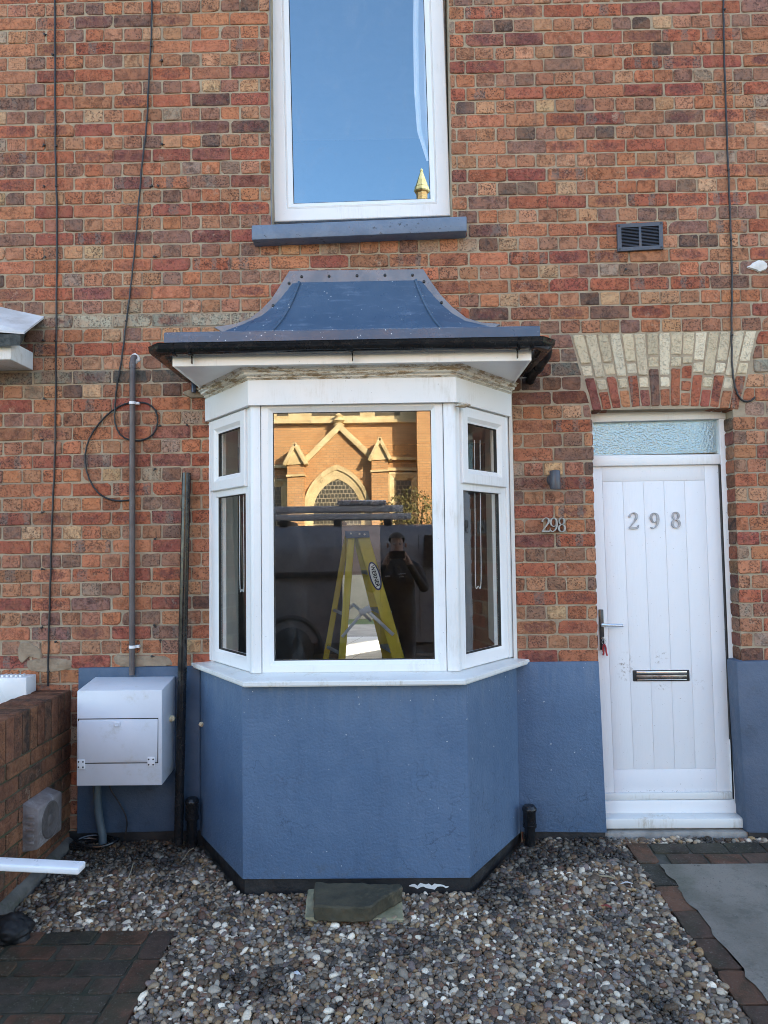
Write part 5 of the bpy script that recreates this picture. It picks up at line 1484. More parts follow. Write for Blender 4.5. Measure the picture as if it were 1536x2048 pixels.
# ------------------------------------------------------------------ the street behind the camera (seen mirrored in the panes)
random.seed(33)
WG = -.43                                  # plane of the bay's front pane
m = MB(); m.box(-60, 60, -6.4, -3.9, -.55, -.08); m.build('pavement', M_PAVE, None, (0, -5, -.08), 'structure')
m = MB(); m.box(-60, 60, -6.55, -6.4, -.55, -.075, .01); m.build('kerb', M_PAVE, None, (0, -6.5, -.08), 'structure')
m = MB(); m.box(-60, 60, -14.5, -6.55, -.58, -.20); m.build('road', M_ROAD, None, (0, -10, -.2), 'structure')
m = MB(); m.box(-60, 60, -17.0, -14.5, -.57, -.08); m.build('far_pavement', M_PAVE, None, (0, -16, -.08), 'structure')
def MM(px, py, Y): return mirrored(px, py, WG, Y)

# church
CHY = -22.0
CH_ = thing('church', (0, CHY, -.3), 'sunlit red brick church with pointed stone doorway mirrored in the bay window', 'church')
def church_brick():
    b = NB('church_brick'); t = b.node('ShaderNodeTexBrick'); t.inputs['Scale'].default_value = 1
    t.inputs['Brick Width'].default_value = .235; t.inputs['Row Height'].default_value = .085; t.inputs['Mortar Size'].default_value = .014; t.inputs['Bias'].default_value = -.2
    t.inputs['Color1'].default_value = (.56, .31, .135, 1); t.inputs['Color2'].default_value = (.46, .23, .095, 1); t.inputs['Mortar'].default_value = (.36, .25, .14, 1)
    mp = b.mapping((1, 1, 1), (R(90), 0, 0)); b.link(mp, t.inputs['Vector'])
    c = b.mix(b.math('MULTIPLY', b.ramp(b.noise(.8, 5, .6), .4, .7), .35), t.outputs[0], (.34, .17, .075))
    b.bump(t.outputs['Fac'], .004); b.n['Bump'].invert = True
    return b.done(c, .9, 0, .2)
M_CHB = church_brick()
M_STONE = mottled('sandstone', (.66, .54, .31), (.48, .37, .19), 2.2, .9, .006, 18, dirt=(.12, .095, .06), dirt_scale=3, dirt_lo=.56, dirt_hi=.72)
M_LEADED = None
def leaded():
    b = NB('leaded_glass'); t = b.node('ShaderNodeTexBrick'); t.offset = 0.5; t.inputs['Scale'].default_value = 1
    t.inputs['Brick Width'].default_value = .13; t.inputs['Row Height'].default_value = .15; t.inputs['Mortar Size'].default_value = .014
    t.inputs['Color1'].default_value = (.075, .07, .055, 1); t.inputs['Color2'].default_value = (.05, .05, .042, 1); t.inputs['Mortar'].default_value = (.30, .26, .18, 1)
    b.link(b.mapping((1, 1, 1), (R(90), 0, 0)), t.inputs['Vector']); return b.done(t.outputs[0], .35, 0, .5)
M_LEADED = leaded()
def cpoly(pxs, y_front, depth, mat, name, par=CH_, bev=0.0):
    P = [MM(x, y, CHY) for x, y in pxs]; m = MB(); m.prism([(p.x, y_front, p.z) for p in P], (0, -depth, 0), bev); return m.build(name, mat, par)
NX0, NX1 = -9.0, MM(862, 900, CHY).x + 1.6
m = MB(); m.box(NX0, NX1, CHY - 1.0, CHY, -.4, 9.2)
m.prism([(NX0, CHY, 9.2), (NX1, CHY, 9.2), ((NX0 + NX1) / 2, CHY, 12.2)], (0, -1.0, 0)); m.build('front_wall', M_CHB, CH_)
m = MB(); m.box(NX0, NX1, CHY - 24, CHY - 1.01, -.4, 9.2); m.prism([(NX0 - .2, CHY - 1.01, 9.2), (NX1 + .2, CHY - 1.01, 9.2), ((NX0 + NX1) / 2, CHY - 1.01, 12.3)], (0, -23, 0)); m.build('nave', M_CHB, CH_)
# porch front with a steep gable
cpoly([(612, 1100), (745, 1100), (745, 917), (680, 856), (612, 924)], CHY + .38, .37, M_CHB, 'porch')
def bar(pa, pb_, w_, y0, y1, mat, name, par=CH_):
    a, b_ = MM(*pa, CHY), MM(*pb_, CHY); d = (b_ - a); n_ = Vector((-d.z, 0, d.x)).normalized() * w_
    m = MB(); m.obox((a.x - n_.x / 2, y0, a.z - n_.z / 2), d, n_, (0, y1 - y0, 0), .02); return m.build(name, mat, par)
bar((609, 929), (682, 856), .20, CHY + .01, CHY + .52, M_STONE, 'gable_coping'); bar((748, 921), (678, 855), .20, CHY + .012, CHY + .52, M_STONE, 'gable_coping')
p = MM(679, 855, CHY); m = MB(); m.lathe((p.x, CHY + .3, p.z - .05), (0, 0, 1), [(0, .16), (.1, .20), (.16, .10), (.24, .22), (.34, .10), (.42, .16), (.5, .03)], 8); m.build('finial', M_STONE, CH_)
for (x0, x1, yt, yg) in ((579, 615, 934, 896), (743, 778, 925, 886)):
    cpoly([(x0 + 2, 1100), (x1 - 2, 1100), (x1 - 2, yt), (x0 + 2, yt)], CHY + .75, .74, M_CHB, 'buttress')
    cpoly([(x0 - 1, yt + 1), (x1 + 1, yt - 1), ((x0 + x1) / 2, yg)], CHY + .80, .79, M_STONE, 'buttress_cap')
    bar((x0 - 3, yt + 2), ((x0 + x1) / 2 + 1, yg - 3), .12, CHY + .02, CHY + .90, M_STONE, 'cap_coping'); bar((x1 + 3, yt), ((x0 + x1) / 2 - 1, yg - 3), .12, CHY + .022, CHY + .90, M_STONE, 'cap_coping')
    cpoly([(x0, yt + 24), (x1, yt + 22), (x1, yt + 18), (x0, yt + 20)], CHY + .82, .81, M_STONE, 'buttress_string')
# pointed doorway: stone rings, recess and tracery
def arch_pts(cx_, ys, hw, ya, yb, n=12):
    """outline of a pointed arch, pixels"""
    Rr = ((ys - ya) ** 2 + hw ** 2) / (2 * hw); out = []
    for k in range(n + 1):
        t = k / n; a0 = math.atan2(ys - ya, Rr - hw) ; a = a0 * t
        out.append((cx_ - hw + Rr - Rr * math.cos(a), ys - Rr * math.sin(a)))
    L_ = out; Rg = [(2 * cx_ - x, y) for x, y in L_]
    return [(cx_ - hw, yb)] + L_ + Rg[::-1][1:] + [(cx_ + hw, yb)]
def arch_ring(o, i, y0, y1, mat, name):
    n = len(o); m = MB(); vs = []
    for a, b_ in zip(o, i):
        A, B_ = MM(*a, CHY), MM(*b_, CHY)
        vs += [(A.x, y0, A.z), (B_.x, y1, B_.z), (A.x, CHY + .05, A.z), (B_.x, CHY + .05, B_.z)]
    fs = []
    for k in range(n - 1):
        a, c = k * 4, k * 4 + 4
        fs += [(a, a + 1, c + 1, c), (a, c, c + 2, a + 2), (a + 1, a + 3, c + 3, c + 1), (a + 2, c + 2, c + 3, a + 3)]
    m.add(vs, fs); return m.build(name, mat, CH_)
cxa = 676.5
o1 = arch_pts(cxa, 1024, 67, 932, 1110); o2 = arch_pts(cxa, 1024, 60, 942, 1110); o3 = arch_pts(cxa, 1024, 47, 960, 1110)
arch_ring(o1, o2, CHY + .52, CHY + .50, M_STONE, 'arch_ring'); arch_ring(o2, o3, CHY + .46, CHY + .405, M_STONE, 'arch_ring')
P = [MM(x, y, CHY) for x, y in o3]; m = MB(); m.prism([(p.x, CHY + .384, p.z) for p in P], (0, .006, 0)); m.build('door_window', M_LEADED, CH_)
# stone bands, side windows, frieze, corner pier with its pinnacle
cpoly([(748, 942), (839, 942), (839, 936), (748, 936)], CHY + .14, .13, M_STONE, 'string_course')
cpoly([(776, 921), (840, 921), (840, 915), (776, 915)], CHY + .16, .15, M_STONE, 'string_course')
cpoly([(500, 937), (582, 937), (582, 931), (500, 931)], CHY + .14, .13, M_STONE, 'string_course')
cpoly([(480, 844), (841, 840), (841, 800), (480, 802)], CHY + .10, .09, M_STONE, 'frieze')
cpoly([(480, 850), (841, 846), (841, 840), (480, 844)], CHY + .22, .21, M_STONE, 'frieze_moulding')
for (a, b_) in ((555, 578), (625, 720), (750, 800)):
    cpoly([(a, 833), (b_, 832), (b_, 815), (a, 815)], CHY + .11, .02, mottled('dark_recess', (.10, .08, .05), (.06, .05, .03), 3, .9, 0), 'frieze_panel')
def side_window(xa, xb, yt, ybm):
    F = lambda u, n, z: Vector((u, CHY + n, z)); a, b_ = MM(xa, ybm, CHY), MM(xb, yt, CHY)
    m = MB(); w_ = .28; m.frame(F, a.x, b_.x, a.z, b_.z, [(0, .005), (0, .10), (.06, .12), (w_, .02), (w_, .005)]); f = m.build('window', M_STONE, CH_)
    m = MB(); m.box(a.x + w_ - .02, b_.x - w_ + .02, CHY + .006, CHY + .012, a.z + w_ - .02, b_.z - w_ + .02); m.build('pane', M_LEADED, f)
side_window(778, 838, 944, 1130); side_window(520, 578, 958, 1130)
a, b_ = MM(850, 1100, CHY), MM(900, 1100, CHY)
p = mirrored(843, 337, .12, CHY + .4)
m = MB(); m.box(a.x - .25, b_.x + 1.2, CHY + .01, CHY + 1.0, -.4, 9.6); m.build('corner_pier', M_CHB, CH_)
tz0 = mirrored(843, 372, .12, CHY + .4).z; tz1 = p.z
m = MB(); m.lathe((p.x, CHY + .4, 9.5), (0, 0, 1), [(0, .22), (tz0 - 9.5 - .28, .20), (tz0 - 9.5 - .25, .26)], 8); m.build('turret', M_CHB, CH_)
m = MB(); m.lathe((p.x, CHY + .4, tz0 - .25), (0, 0, 1), [(0, .24), (.04, .29), (.12, .29), (.16, .25), (.20, .27), (.25, .23), (tz1 - tz0 + .12, .05), (tz1 - tz0 + .16, .07), (tz1 - tz0 + .25, .015)], 8); m.build('pinnacle', M_STONE, CH_)
for pr in (CH_.children):
    for pl in pr.data.polygons if pr.type == 'MESH' and pr.name.startswith(('turret', 'pinnacle')) else (): pl.use_smooth = False

# leafy things before the church
def leaves(name, mat, c, r, n, leaf, seed, par=None, loc=None, box=False):
    rg = random.Random(seed); m = MB()
    for i in range(n):
        while True:
            v = Vector((rg.uniform(-1, 1), rg.uniform(-1, 1), rg.uniform(-1, 1)))
            if box or v.length < 1 and mnoise.noise(v * 2.2 + Vector((seed, 0, 0))) > -.28: break
        p = Vector((c[0] + v.x * r[0], c[1] + v.y * r[1], c[2] + v.z * r[2]))
        a = Vector((rg.gauss(0, 1), rg.gauss(0, 1), rg.gauss(0, 1))).normalized() * leaf * rg.uniform(.6, 1.3)
        b_ = a.cross(Vector((rg.gauss(0, 1), rg.gauss(0, 1), rg.gauss(0, 1)))).normalized() * leaf * .4
        m.add([p - a, p + b_, p + a, p - b_], [(0, 1, 2, 3)])
    return m.build(name, mat, par, loc)
def leafmat(name, c1, c2):
    b = NB(name); return b.done(b.mix(b.ramp(b.noise(3, 3), .35, .65), c1, c2), .6, 0, .4)
M_LEAF = leafmat('hedge_leaf', (.06, .085, .02), (.12, .13, .03)); M_LEAF2 = leafmat('bush_leaf', (.10, .10, .025), (.16, .12, .04))
M_BARK = mottled('bark', (.09, .065, .045), (.05, .04, .03), 10, .9, .004)
c = MM(822, 992, -17.6)
BU = thing('bush', (c.x, -17.6, -.2), 'tall loose leafy bush in front of the church right of its door', 'bush')
leaves('foliage', M_LEAF2, (c.x, -17.6, 2.1), (.95, .7, 1.25), 2600, .055, 5, BU)
for k in range(5):
    m = MB(); m.tube(smooth_path([(c.x + .05 * k - .1, -17.6, -.25), (c.x + .18 * (k - 2), -17.6 + .1 * (k % 2), 1.2), (c.x + .36 * (k - 2), -17.6 + .2 * (k % 3 - 1), 2.9)], 4), [.03] * 4 + [.02] * 4 + [.008], 6); m.build('stem', M_BARK, BU)
hd0, hd1 = MM(740, 1040, -17), MM(900, 1028, -17)
HG = thing('hedge', ((hd0.x + hd1.x) / 2 + 2, -17.3, -.2), 'clipped green hedge along the pavement before the church', 'hedge')
leaves('foliage', M_LEAF, ((hd0.x + hd1.x) / 2 + 1.6, -17.5, .95), (2.9, .35, 1.05), 7000, .06, 9, HG, box=True)
m = MB(); m.box((hd0.x + hd1.x) / 2 - 1.2, (hd0.x + hd1.x) / 2 + 4.4, -17.8, -17.2, -.3, 1.85); m.build('twigs', mottled('hedge_twigs', (.03, .035, .012), (.05, .05, .02), 8, .9, .01), HG)

# parked van with ladders on its roof
VY = -7.45
def VM(px, py): return mirrored(px, py, WG, VY)
zr = VM(700, 1049).z; zg = -.20
VX0, VX1 = -3.6, 2.35
VAN = thing('van', ((VX0 + VX1) / 2, VY - .95, zg), 'dark grey panel van parked at the kerb with ladders on its roof rack', 'van')
M_VAN = mottled('grey_van_paint', (.13, .125, .13), (.15, .145, .15), 2, .3, 0, coat=.5)
M_TRIM = mottled('black_trim', (.012, .012, .013), (.02, .02, .02), 8, .6, .001)
W_ = 1.9
m = MB()
sec = [(0.0, .42), (.02, .95), (.035, 1.20), (.075, 1.55), (.15, zr - zg - .16), (.22, zr - zg - .05), (.34, zr - zg)]      # inset, height over ground
stations = [(VX0, 1.0, 0.03), (VX0 + .06, 1.0, 0), (VX1 - 1.75, 1.0, 0), (VX1 - 1.30, .985, .0), (VX1 - .85, .80, .02), (VX1 - .55, .60, .04), (VX1 - .10, .50, .10), (VX1, .42, .18)]
vs = []; ks = len(sec) * 2
for (x, hs, ins) in stations:
    row = []
    for (i, h) in sec: row.append((x, VY - i - ins, zg + min(h, .42 + (h - .42) * 1) if hs == 1 else zg + .42 + (h - .42) * ((hs * (zr - zg) - .42) / (zr - zg - .42))))
    for (i, h) in sec[::-1]: row.append((x, VY - W_ + i + ins, zg + .42 + (h - .42) * (1 if hs == 1 else (hs * (zr - zg) - .42) / (zr - zg - .42))))
    vs += row
fs = []
for s_ in range(len(stations) - 1):
    for k in range(ks):
        l = (k + 1) % ks
        fs.append((s_ * ks + k, s_ * ks + l, (s_ + 1) * ks + l, (s_ + 1) * ks + k))
fs += [tuple(range(ks)), tuple((len(stations) - 1) * ks + k for k in range(ks))]
m.add(vs, fs, True); m.build('body', M_VAN, VAN)
m = MB(); m.box(VX0 + .02, VX1 - .05, VY - W_ + .05, VY - .05, zg + .25, zg + .45, .02); m.build('underbody', M_TRIM, VAN)
for xw in (VM(582, 1215).x, VX1 - .75):
    for yy in (VY - .10, VY - W_ + .10):
        m = MB(); m.lathe((xw, yy - .11, zg + .33), (0, 1, 0), [(0, .30), (.01, .33), (.20, .33), (.22, .30)], 28); wv = m.build('wheel', M_TRIM, VAN)
        m = MB(); m.lathe((xw, yy + (.112 if yy > VY - 1 else -.122), zg + .33), (0, 1, 0), [(0, .20), (.008, .20), (.010, .05)], 20); m.build('rim', M_TRIM, wv)
    m = MB(); P = [(xw + .44 * math.cos(t), VY - .008, zg + .36 + .44 * math.sin(t)) for t in [k * math.pi / 16 for k in range(17)]]; m.tube(P, .035, 8); m.build('wheel_arch', M_TRIM, VAN)
zst = VM(620, 1150).z
m = MB(); m.box(VX0 + .05, VX1 - 1.9, VY - .045, VY + .012, zst - .045, zst + .045, .01); m.build('side_strip', M_TRIM, VAN)
a, b_ = VM(847, 1135), VM(905, 1072)
m = MB(); m.prism([(a.x, VY - .042, a.z), (VX1 - .65, VY - .05, a.z), (VX1 - 1.0, VY - .13, b_.z + .02), (a.x + .02, VY - .115, b_.z + .02)], (0, .015, 0)); m.build('door_window', mottled('tinted_glass', (.012, .014, .016), (.02, .022, .025), 3, .05, 0), VAN)
for xg in (VM(690, 1100).x, VM(838, 1100).x):
    m = MB(); m.tube([(xg, VY + .000, zg + .5), (xg, VY - .034, zg + 1.2), (xg, VY - .148, zr - .17)], .006, 6); m.build('door_gap', M_TRIM, VAN)
M_ALU = mottled('aluminium', (.46, .47, .50), (.36, .37, .40), 10, .5, .001, metal=.3)
RK = []
for xk in (VM(560, 1045).x, VM(672, 1045).x, VM(775, 1045).x):
    m = MB(); m.box(xk - .06, xk + .06, VY - W_ + .35, VY - .30, zr - .02, zr + .085, .015); m.build('roof_bar', M_TRIM, VAN)
LD = thing('ladder', (VM(690, 1025).x, VY - .5, zr + .09), 'long aluminium extension ladder lying on the roof bars of the grey van', 'ladder')
z1_, z2_ = zr + .09, VM(700, 1007).z
xl0, xl1 = VX0 - .3, VM(823, 1020).x
for k, z in enumerate((z1_, (z1_ + z2_) / 2 + .01)):
    for yy in (VY - .42, VY - .80):
        m = MB(); m.box(xl0, xl1 - .12 * k, yy - .03, yy + .03, z, z + (z2_ - z1_) / 2 - .02, .008); m.build('rail', M_ALU, LD)
    x = xl0 + .2
    while x < xl1 - .25:
        m = MB(); m.tube([(x, VY - .45, z + .06), (x, VY - .77, z + .06)], .016, 8); m.build('rung', M_ALU, LD); x += .28
a, b_ = VM(671, 1017), VM(771, 1006)
m = MB(); m.box(a.x, b_.x, VY - .86, VY - .36, z2_ + .0, z2_ + .07, .01)
single(m, 'foil_board', mottled('silver_foil', (.72, .74, .78), (.6, .62, .66), 5, .25, .004, 8, metal=.7), (a.x, VY - .6, z2_), 'silver foil faced board lying on top of the ladder on the van', 'board')

# the photographer
PX, PY, PZ = .015, -4.56, -.08
def person():
    b = bmesh.new(); idx = {}
    nodes = {}
    lay = b.verts.layers.skin.new()
    def N(k, x, y, z, r, r2=None):
        v = b.verts.new((PX + x, PY + y, PZ + z)); v[lay].radius = (r, r2 or r); nodes[k] = v; return v
    def E(*ks):
        for a, c in zip(ks, ks[1:]): b.edges.new((nodes[a], nodes[c]))
    root = N('pelvis', 0, 0, 1.00, .205, .145); v = root; v[lay].use_root = True
    N('waist', 0, 0, 1.18, .200, .140); N('chest', 0, .01, 1.40, .215, .140); N('collar', 0, 0, 1.53, .11, .09); N('neck', 0, .005, 1.60, .062); N('jaw', 0, .03, 1.68, .070, .080); N('skull', 0, .02, 1.78, .080, .100); N('top', 0, .01, 1.855, .055, .065)
    E('pelvis', 'waist', 'chest', 'collar', 'neck', 'jaw', 'skull', 'top')
    for s, n in ((-1, 'l'), (1, 'r')):
        N(n + 'sh', s * .215, 0, 1.48, .085); N(n + 'el', s * .30, .10, 1.24, .054); N(n + 'wr', s * .125, .235, 1.545, .034); N(n + 'palm', s * .100, .262, 1.605, .040, .020)
        E('collar', n + 'sh', n + 'el', n + 'wr', n + 'palm')
        for f, (dx, dz, l) in enumerate(((.004, .050, 1.0), (.000, .034, 1.06), (-.002, .014, 1.0), (-.002, -.006, .82))):
            N(f'{n}f{f}a', s * (.088 + dx), .245, 1.625 + dz - .02, .0105); N(f'{n}f{f}b', s * (.083 + dx), .262 + .038 * l, 1.628 + dz - .02, .0095); N(f'{n}f{f}c', s * (.070 + dx), .272 + .050 * l, 1.630 + dz - .02, .0085)
            E(n + 'palm', f'{n}f{f}a', f'{n}f{f}b', f'{n}f{f}c')
        N(n + 'ta', s * .085, .268, 1.575, .012); N(n + 'tb', s * .062, .285, 1.590, .010); E(n + 'wr', n + 'ta', n + 'tb')
        N(n + 'hip', s * .095, 0, .90, .115, .12); N(n + 'kn', s * .11, .015, .50, .075); N(n + 'an', s * .12, -.02, .10, .052); N(n + 'ball', s * .135, .12, .045, .048, .036); N(n + 'toe', s * .14, .19, .038, .036, .028)
        E('pelvis', n + 'hip', n + 'kn', n + 'an', n + 'ball', n + 'toe')
    me = bpy.data.meshes.new('person'); b.to_mesh(me); b.free()
    o = bpy.data.objects.new('person_tmp', me); COL.objects.link(o)
    o.modifiers.new('s', 'SKIN').use_smooth_shade = True; o.modifiers.new('d', 'SUBSURF').levels = 2
    o.modifiers['d'].render_levels = 2
    dg = bpy.context.evaluated_depsgraph_get(); me2 = bpy.data.meshes.new_from_object(o.evaluated_get(dg))
    bpy.data.objects.remove(o)
    hc = Vector((PX, PY + .03, PZ + 1.74))
    for v in me2.vertices:                       # brow, nose and chin
        d = v.co - hc
        if d.length < .17 and d.y > .03:
            v.co.y += .030 * math.exp(-(d.x / .016) ** 2 - ((d.z + .015) / .028) ** 2) - .010 * math.exp(-((abs(d.x) - .034) / .014) ** 2 - ((d.z - .015) / .014) ** 2) + .012 * math.exp(-(d.x / .03) ** 2 - ((d.z + .085) / .02) ** 2)
    for n_, c1, c2 in (('skin', (.46, .28, .21), (.40, .23, .17)), ('black_jacket', (.012, .012, .014), (.02, .02, .022)), ('dark_trousers', (.02, .021, .026), (.03, .03, .034)), ('dark_boots', (.03, .022, .016), (.02, .016, .012))):
        me2.materials.append(mottled(n_, c1, c2, 9, .75, .002, 40))
    for p in me2.polygons:
        c = p.center - Vector((PX, PY, PZ)); p.use_smooth = True
        if c.z > 1.575 and abs(c.x) < .13 and c.y < .19: k = 0
        elif c.y > .215 and c.z > 1.535: k = 0
        elif c.z > .97: k = 1
        elif c.z > .10: k = 2
        else: k = 3
        p.material_index = k
    base = Vector((PX, PY, PZ))
    for v in me2.vertices: v.co -= base
    P_ = bpy.data.objects.new('person', me2); COL.objects.link(P_); P_.location = base
    tag(P_, 'man in a black jacket taking a picture on the pavement, mirrored in the bay window', 'person')
    m = MB(); b2 = bmesh.new(); bmesh.ops.create_uvsphere(b2, u_segments=24, v_segments=16, radius=1)
    for v in b2.verts:
        k = 1 + .05 * mnoise.noise(v.co * 5); lift = 0
        v.co = Vector((PX + v.co.x * .089 * k, PY + .012 + v.co.y * .112 * k, PZ + 1.802 + v.co.z * .078 * k))
    dl = [v for v in b2.verts if v.co.z < PZ + 1.80 + (.012 if v.co.y > PY + .06 else -.075 if v.co.y < PY else -.03)]
    bmesh.ops.delete(b2, geom=dl, context='VERTS'); m.bm(b2, True); m.build('hair', mottled('brown_hair', (.05, .03, .018), (.09, .06, .035), 30, .7, .003, 80), P_)
    for s in (-1, 1):
        m = MB(); m.lathe((PX + s * .034, PY + .108, PZ + 1.752), (0, 1, 0), [(0, .011), (.004, .009), (.006, .003)], 12); m.build('eye', mottled('eye_white', (.5, .5, .5), (.1, .1, .1), 90, .2, 0), P_)
        m = MB(); m.lathe((PX + s * .088, PY + .01, PZ + 1.735), (s, -.3, 0), [(0, .012), (.012, .028), (.018, .026), (.020, .012)], 12); m.build('ear', me2.materials[0], P_)
    m = MB(); m.obox((PX - .030, PY + .112, PZ + 1.662), (.06, 0, 0), (0, .012, 0), (0, 0, .008), .003); m.build('mouth', mottled('lips', (.30, .12, .1), (.28, .1, .09), 9, .6, 0), P_)
    for (x, z, w_, h) in ((-.105, 1.40, .05, .012), (.05, 1.425, .085, .008), (.045, 1.395, .05, .006)):
        m = MB(); m.obox((PX + x - w_ / 2, PY + .128, PZ + z), (w_, 0, .004), (0, .012, 0), (0, 0, h), .001); m.build('jacket_logo', M_WPLAST, P_)  # white bars standing in for the logo lettering on the chest
person()
m = MB(); m.box(PX - .082 + .0, PX + .082, -4.226, -4.217, PZ + 1.60, PZ + 1.68, .003)
PHN = single(m, 'phone', mottled('black_phone', (.015, .015, .017), (.02, .02, .022), 5, .2, 0), (PX, -4.22, PZ + 1.64), 'black phone held up in both hands by the man in the black jacket', 'phone')

# houses further along the far side of the street
M_FARB = mottled('far_brick', (.30, .14, .085), (.22, .10, .065), 1.2, .9, 0)
def far_house(x0, x1, y, h, hr, label):
    r_ = thing('brick_house', ((x0 + x1) / 2, y, -.3), label, 'house', 'houses along the far side of the street')
    m = MB(); m.box(x0, x1, y - 8, y, -.5, h); m.build('wall', M_FARB, r_)
    m = MB(); m.prism([(x0 - .1, y + .3, h - .05), (x0 - .1, y - 8.3, h - .05), (x0 - .1, y - 4, hr)], (x1 - x0 + .2, 0, 0)); rf_ = m.build('roof', M_ROOF, r_)
    m = MB(); m.box(x1 - 1.2, x1 - .3, y - 4.6, y - 3.6, hr - 1.0, hr + 1.1); m.build('chimney', M_FARB, rf_)
    for k in range(2):
        for zz in (.7, 3.4):
            xw = x0 + (x1 - x0) * (.28 + .44 * k); m = MB(); m.box(xw - .55, xw + .55, y - .02, y + .04, zz, zz + 1.5, .02); w_ = m.build('window', M_UPVC, r_)
            m = MB(); m.box(xw - .47, xw + .47, y + .041, y + .046, zz + .08, zz + 1.42); m.build('pane', mottled('far_pane', (.03, .035, .04), (.04, .045, .05), 3, .1, 0), w_)
far_house(13, 20, -44, 5.2, 8.2, 'red brick house across the street, nearest to the church')
far_house(20.4, 28, -44, 4.6, 7.2, 'lower red brick house across the street, farther from the church')
# ------------------------------------------------------------------ inside the bay room
M_YEL = mottled('yellow_fibreglass', (.52, .40, .030), (.44, .33, .028), 5, .45, .0008, 40, dirt=(.12, .09, .03), dirt_scale=14, dirt_lo=.62, dirt_hi=.74)
YN, YFR = .62, .98
def line_to_floor(p, q, z):
    t = (p.z - z) / (p.z - q.z); return p + (q - p) * t
ST = thing('stepladder', (at(745, 1200, YN).x, (YN + YFR) / 2, RF), 'yellow fibreglass stepladder standing open inside the bay window', 'stepladder')
def rail(pa, pb_, Y, w_, t_, name):
    a, b_ = at(*pa, Y), at(*pb_, Y); e = line_to_floor(a, b_, RF + .0)
    d = (e - a); sd_ = Vector((d.z, 0, -d.x)).normalized() * w_
    m = MB(); m.obox(a - sd_ / 2 + Vector((0, -t_ / 2, 0)), d, sd_, (0, t_, 0), .004)
    return m.build(name, M_YEL, ST), a, e
r1, a1, e1 = rail((703, 1072), (684, 1316), YN, .046, .022, 'rear_rail')
r2, a2, e2 = rail((726, 1072), (797, 1316), YN, .078, .026, 'front_rail')
r3, a3, e3 = rail((694, 1074), (652, 1316), YFR, .040, .022, 'rear_rail')
r4, a4, e4 = rail((716, 1074), (776, 1316), YFR, .072, .026, 'front_rail')
m = MB(); tp = [at(692, 1076, YN), at(740, 1075, YN), at(738, 1062, YN), at(690, 1062, YN)]
m.prism([(p.x, YN - .04, p.z) for p in tp], (-.03, YFR - YN + .08, 0), .006); m.build('top_cap', mottled('grey_blue_cap', (.07, .085, .13), (.10, .12, .17), 6, .5, .001), ST)
for (x, y) in ((702, 1067), (719, 1068), (729, 1069)):
    m = MB(); p = at(x, y, YN - .045); m.lathe(p, (0, -1, 0), [(0, .007), (.004, .006), (.005, .002)], 10); m.build('rivet', M_STEEL, ST)
L_ = (e2 - a2).length
for k in range(1, 7):
    t = k * .27 / L_
    if t > .97: break
    p, q = a2.lerp(e2, t), a4.lerp(e4, t)
    m = MB(); m.prism([p + Vector((-.04, .01, 0)), p + Vector((.04, .01, 0)), q + Vector((.04, -.01, 0)), q + Vector((-.04, -.01, 0))], (0, 0, .022), .003); m.build('step', M_ALU, ST)
for k in range(2, 6):
    t = k * .27 / L_; p, q = a1.lerp(e1, t), a3.lerp(e3, t); m = MB(); m.tube([p, q], .012, 8); m.build('rear_brace', M_ALU, ST)
def flat(pa, pb_, Y, w_, name, t_=.006):
    a, b_ = at(*pa, Y), at(*pb_, Y); d = b_ - a; n_ = Vector((d.z, 0, -d.x)).normalized() * w_
    m = MB(); m.obox(a - n_ / 2, d, n_, (0, t_, 0), .002); return m.build(name, M_ALU, ST)
flat((684, 1274), (734, 1214), YN - .025, .020, 'spreader'); flat((731, 1218), (787, 1270), YN - .034, .022, 'spreader')
flat((695, 1220), (708, 1208), YFR - .03, .020, 'spreader'); flat((706, 1208), (742, 1242), YFR - .036, .020, 'spreader')
flat((719, 1226), (741, 1216), YN - .045, .040, 'spreader_joint', .004)
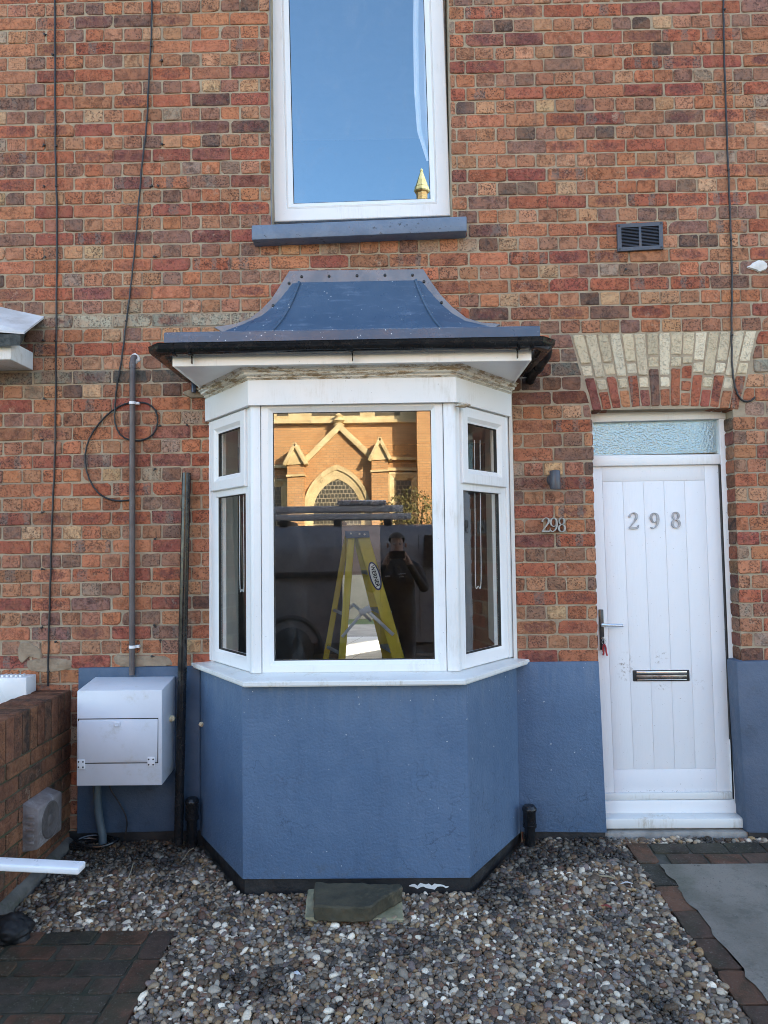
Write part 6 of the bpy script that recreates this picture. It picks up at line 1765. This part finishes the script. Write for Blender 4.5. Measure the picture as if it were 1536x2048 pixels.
# oval label on the front rail
Yl = YN - .016
ca = at(750, 1152, Yl); dax = (a2 - e2).normalized(); up_ = Vector((dax.x, 0, dax.z)); rt_ = Vector((up_.z, 0, -up_.x))
def oval(hl, hw_, y, mat, name):
    m = MB(); n = 28; P = [ca + up_ * (hl * math.cos(2 * math.pi * k / n)) + rt_ * (hw_ * math.sin(2 * math.pi * k / n)) for k in range(n)]
    m.prism([(p.x, y, p.z) for p in P], (0, .0012, 0)); return m.build(name, mat, lab_root)
lab_root = r2
o1_ = oval(.098, .036, Yl - .002, mottled('navy_label', (.012, .02, .10), (.016, .025, .12), 9, .4, 0), 'label')
oval(.086, .027, Yl - .0035, M_WPLAST, 'label_centre')
cu = bpy.data.curves.new('lettering', 'FONT'); cu.body = 'WERNER'; cu.size = .036; cu.align_x = 'CENTER'; cu.align_y = 'CENTER'; cu.extrude = .0004; cu.offset = .0007
to = bpy.data.objects.new('lettering_tmp', cu); COL.objects.link(to)
dg = bpy.context.evaluated_depsgraph_get(); me = bpy.data.meshes.new_from_object(to.evaluated_get(dg)); bpy.data.objects.remove(to)
xs = [v.co.x for v in me.vertices]; kx = .150 / (max(xs) - min(xs))
dn = -up_; base = wloc(r2)
for v in me.vertices:
    p = ca + dn * (v.co.x * kx) + Vector((-dn.z, 0, dn.x)) * (v.co.y * 1.0) + Vector((0, -.005 - v.co.z, 0)); v.co = p - base
    v.co.y = (Yl - .0050 - base.y) + (-.0004 if v.co.y < 0 else 0)
me.materials.append(mottled('black_ink', (.01, .01, .02), (.015, .015, .03), 9, .5, 0))
lt = bpy.data.objects.new('lettering', me); COL.objects.link(lt); lt.parent = r2
# back garden beyond the kitchen door
m = MB(); m.box(-6, 8, 8.0, 22, -.55, .02); m.build('back_lawn', M_GRASS, None, (0, 12, 0), 'structure')
m = MB(); m.box(-1.6, 1.6, 8.01, 10.2, -.5, .10); m.build('patio', M_PAVE, None, (0, 9, .1), 'structure')
M_BACKB = mottled('dark_back_brick', (.11, .07, .055), (.08, .055, .045), 1.5, .9, 0)
BH = thing('brick_house', (0, 22, 0), 'shaded brick house behind the back garden, seen dimly through the rooms and the stepladder', 'house')
m = MB(); m.box(-12, 12, 22.0, 30, -.5, 9.5); m.build('wall', M_BACKB, BH)
m = MB(); m.box(-.4, .75, 21.93, 22.02, 2.6, 4.4, .02); wn = m.build('window', M_UPVC, BH)
m = MB(); m.box(-.30, .65, 21.92, 21.929, 2.7, 4.3); m.build('pane', mottled('far_pane', (.03, .035, .04), (.04, .045, .05), 3, .1, 0), wn)
m = MB(); m.box(-9, 9, 12.0, 12.12, -.5, 1.0); single(m, 'yard_wall', mottled('grey_render', (.20, .21, .21), (.15, .16, .16), 3, .9, .002), (0, 12, -.5), 'low pale wall across the back garden, seen between the legs of the stepladder', 'wall')
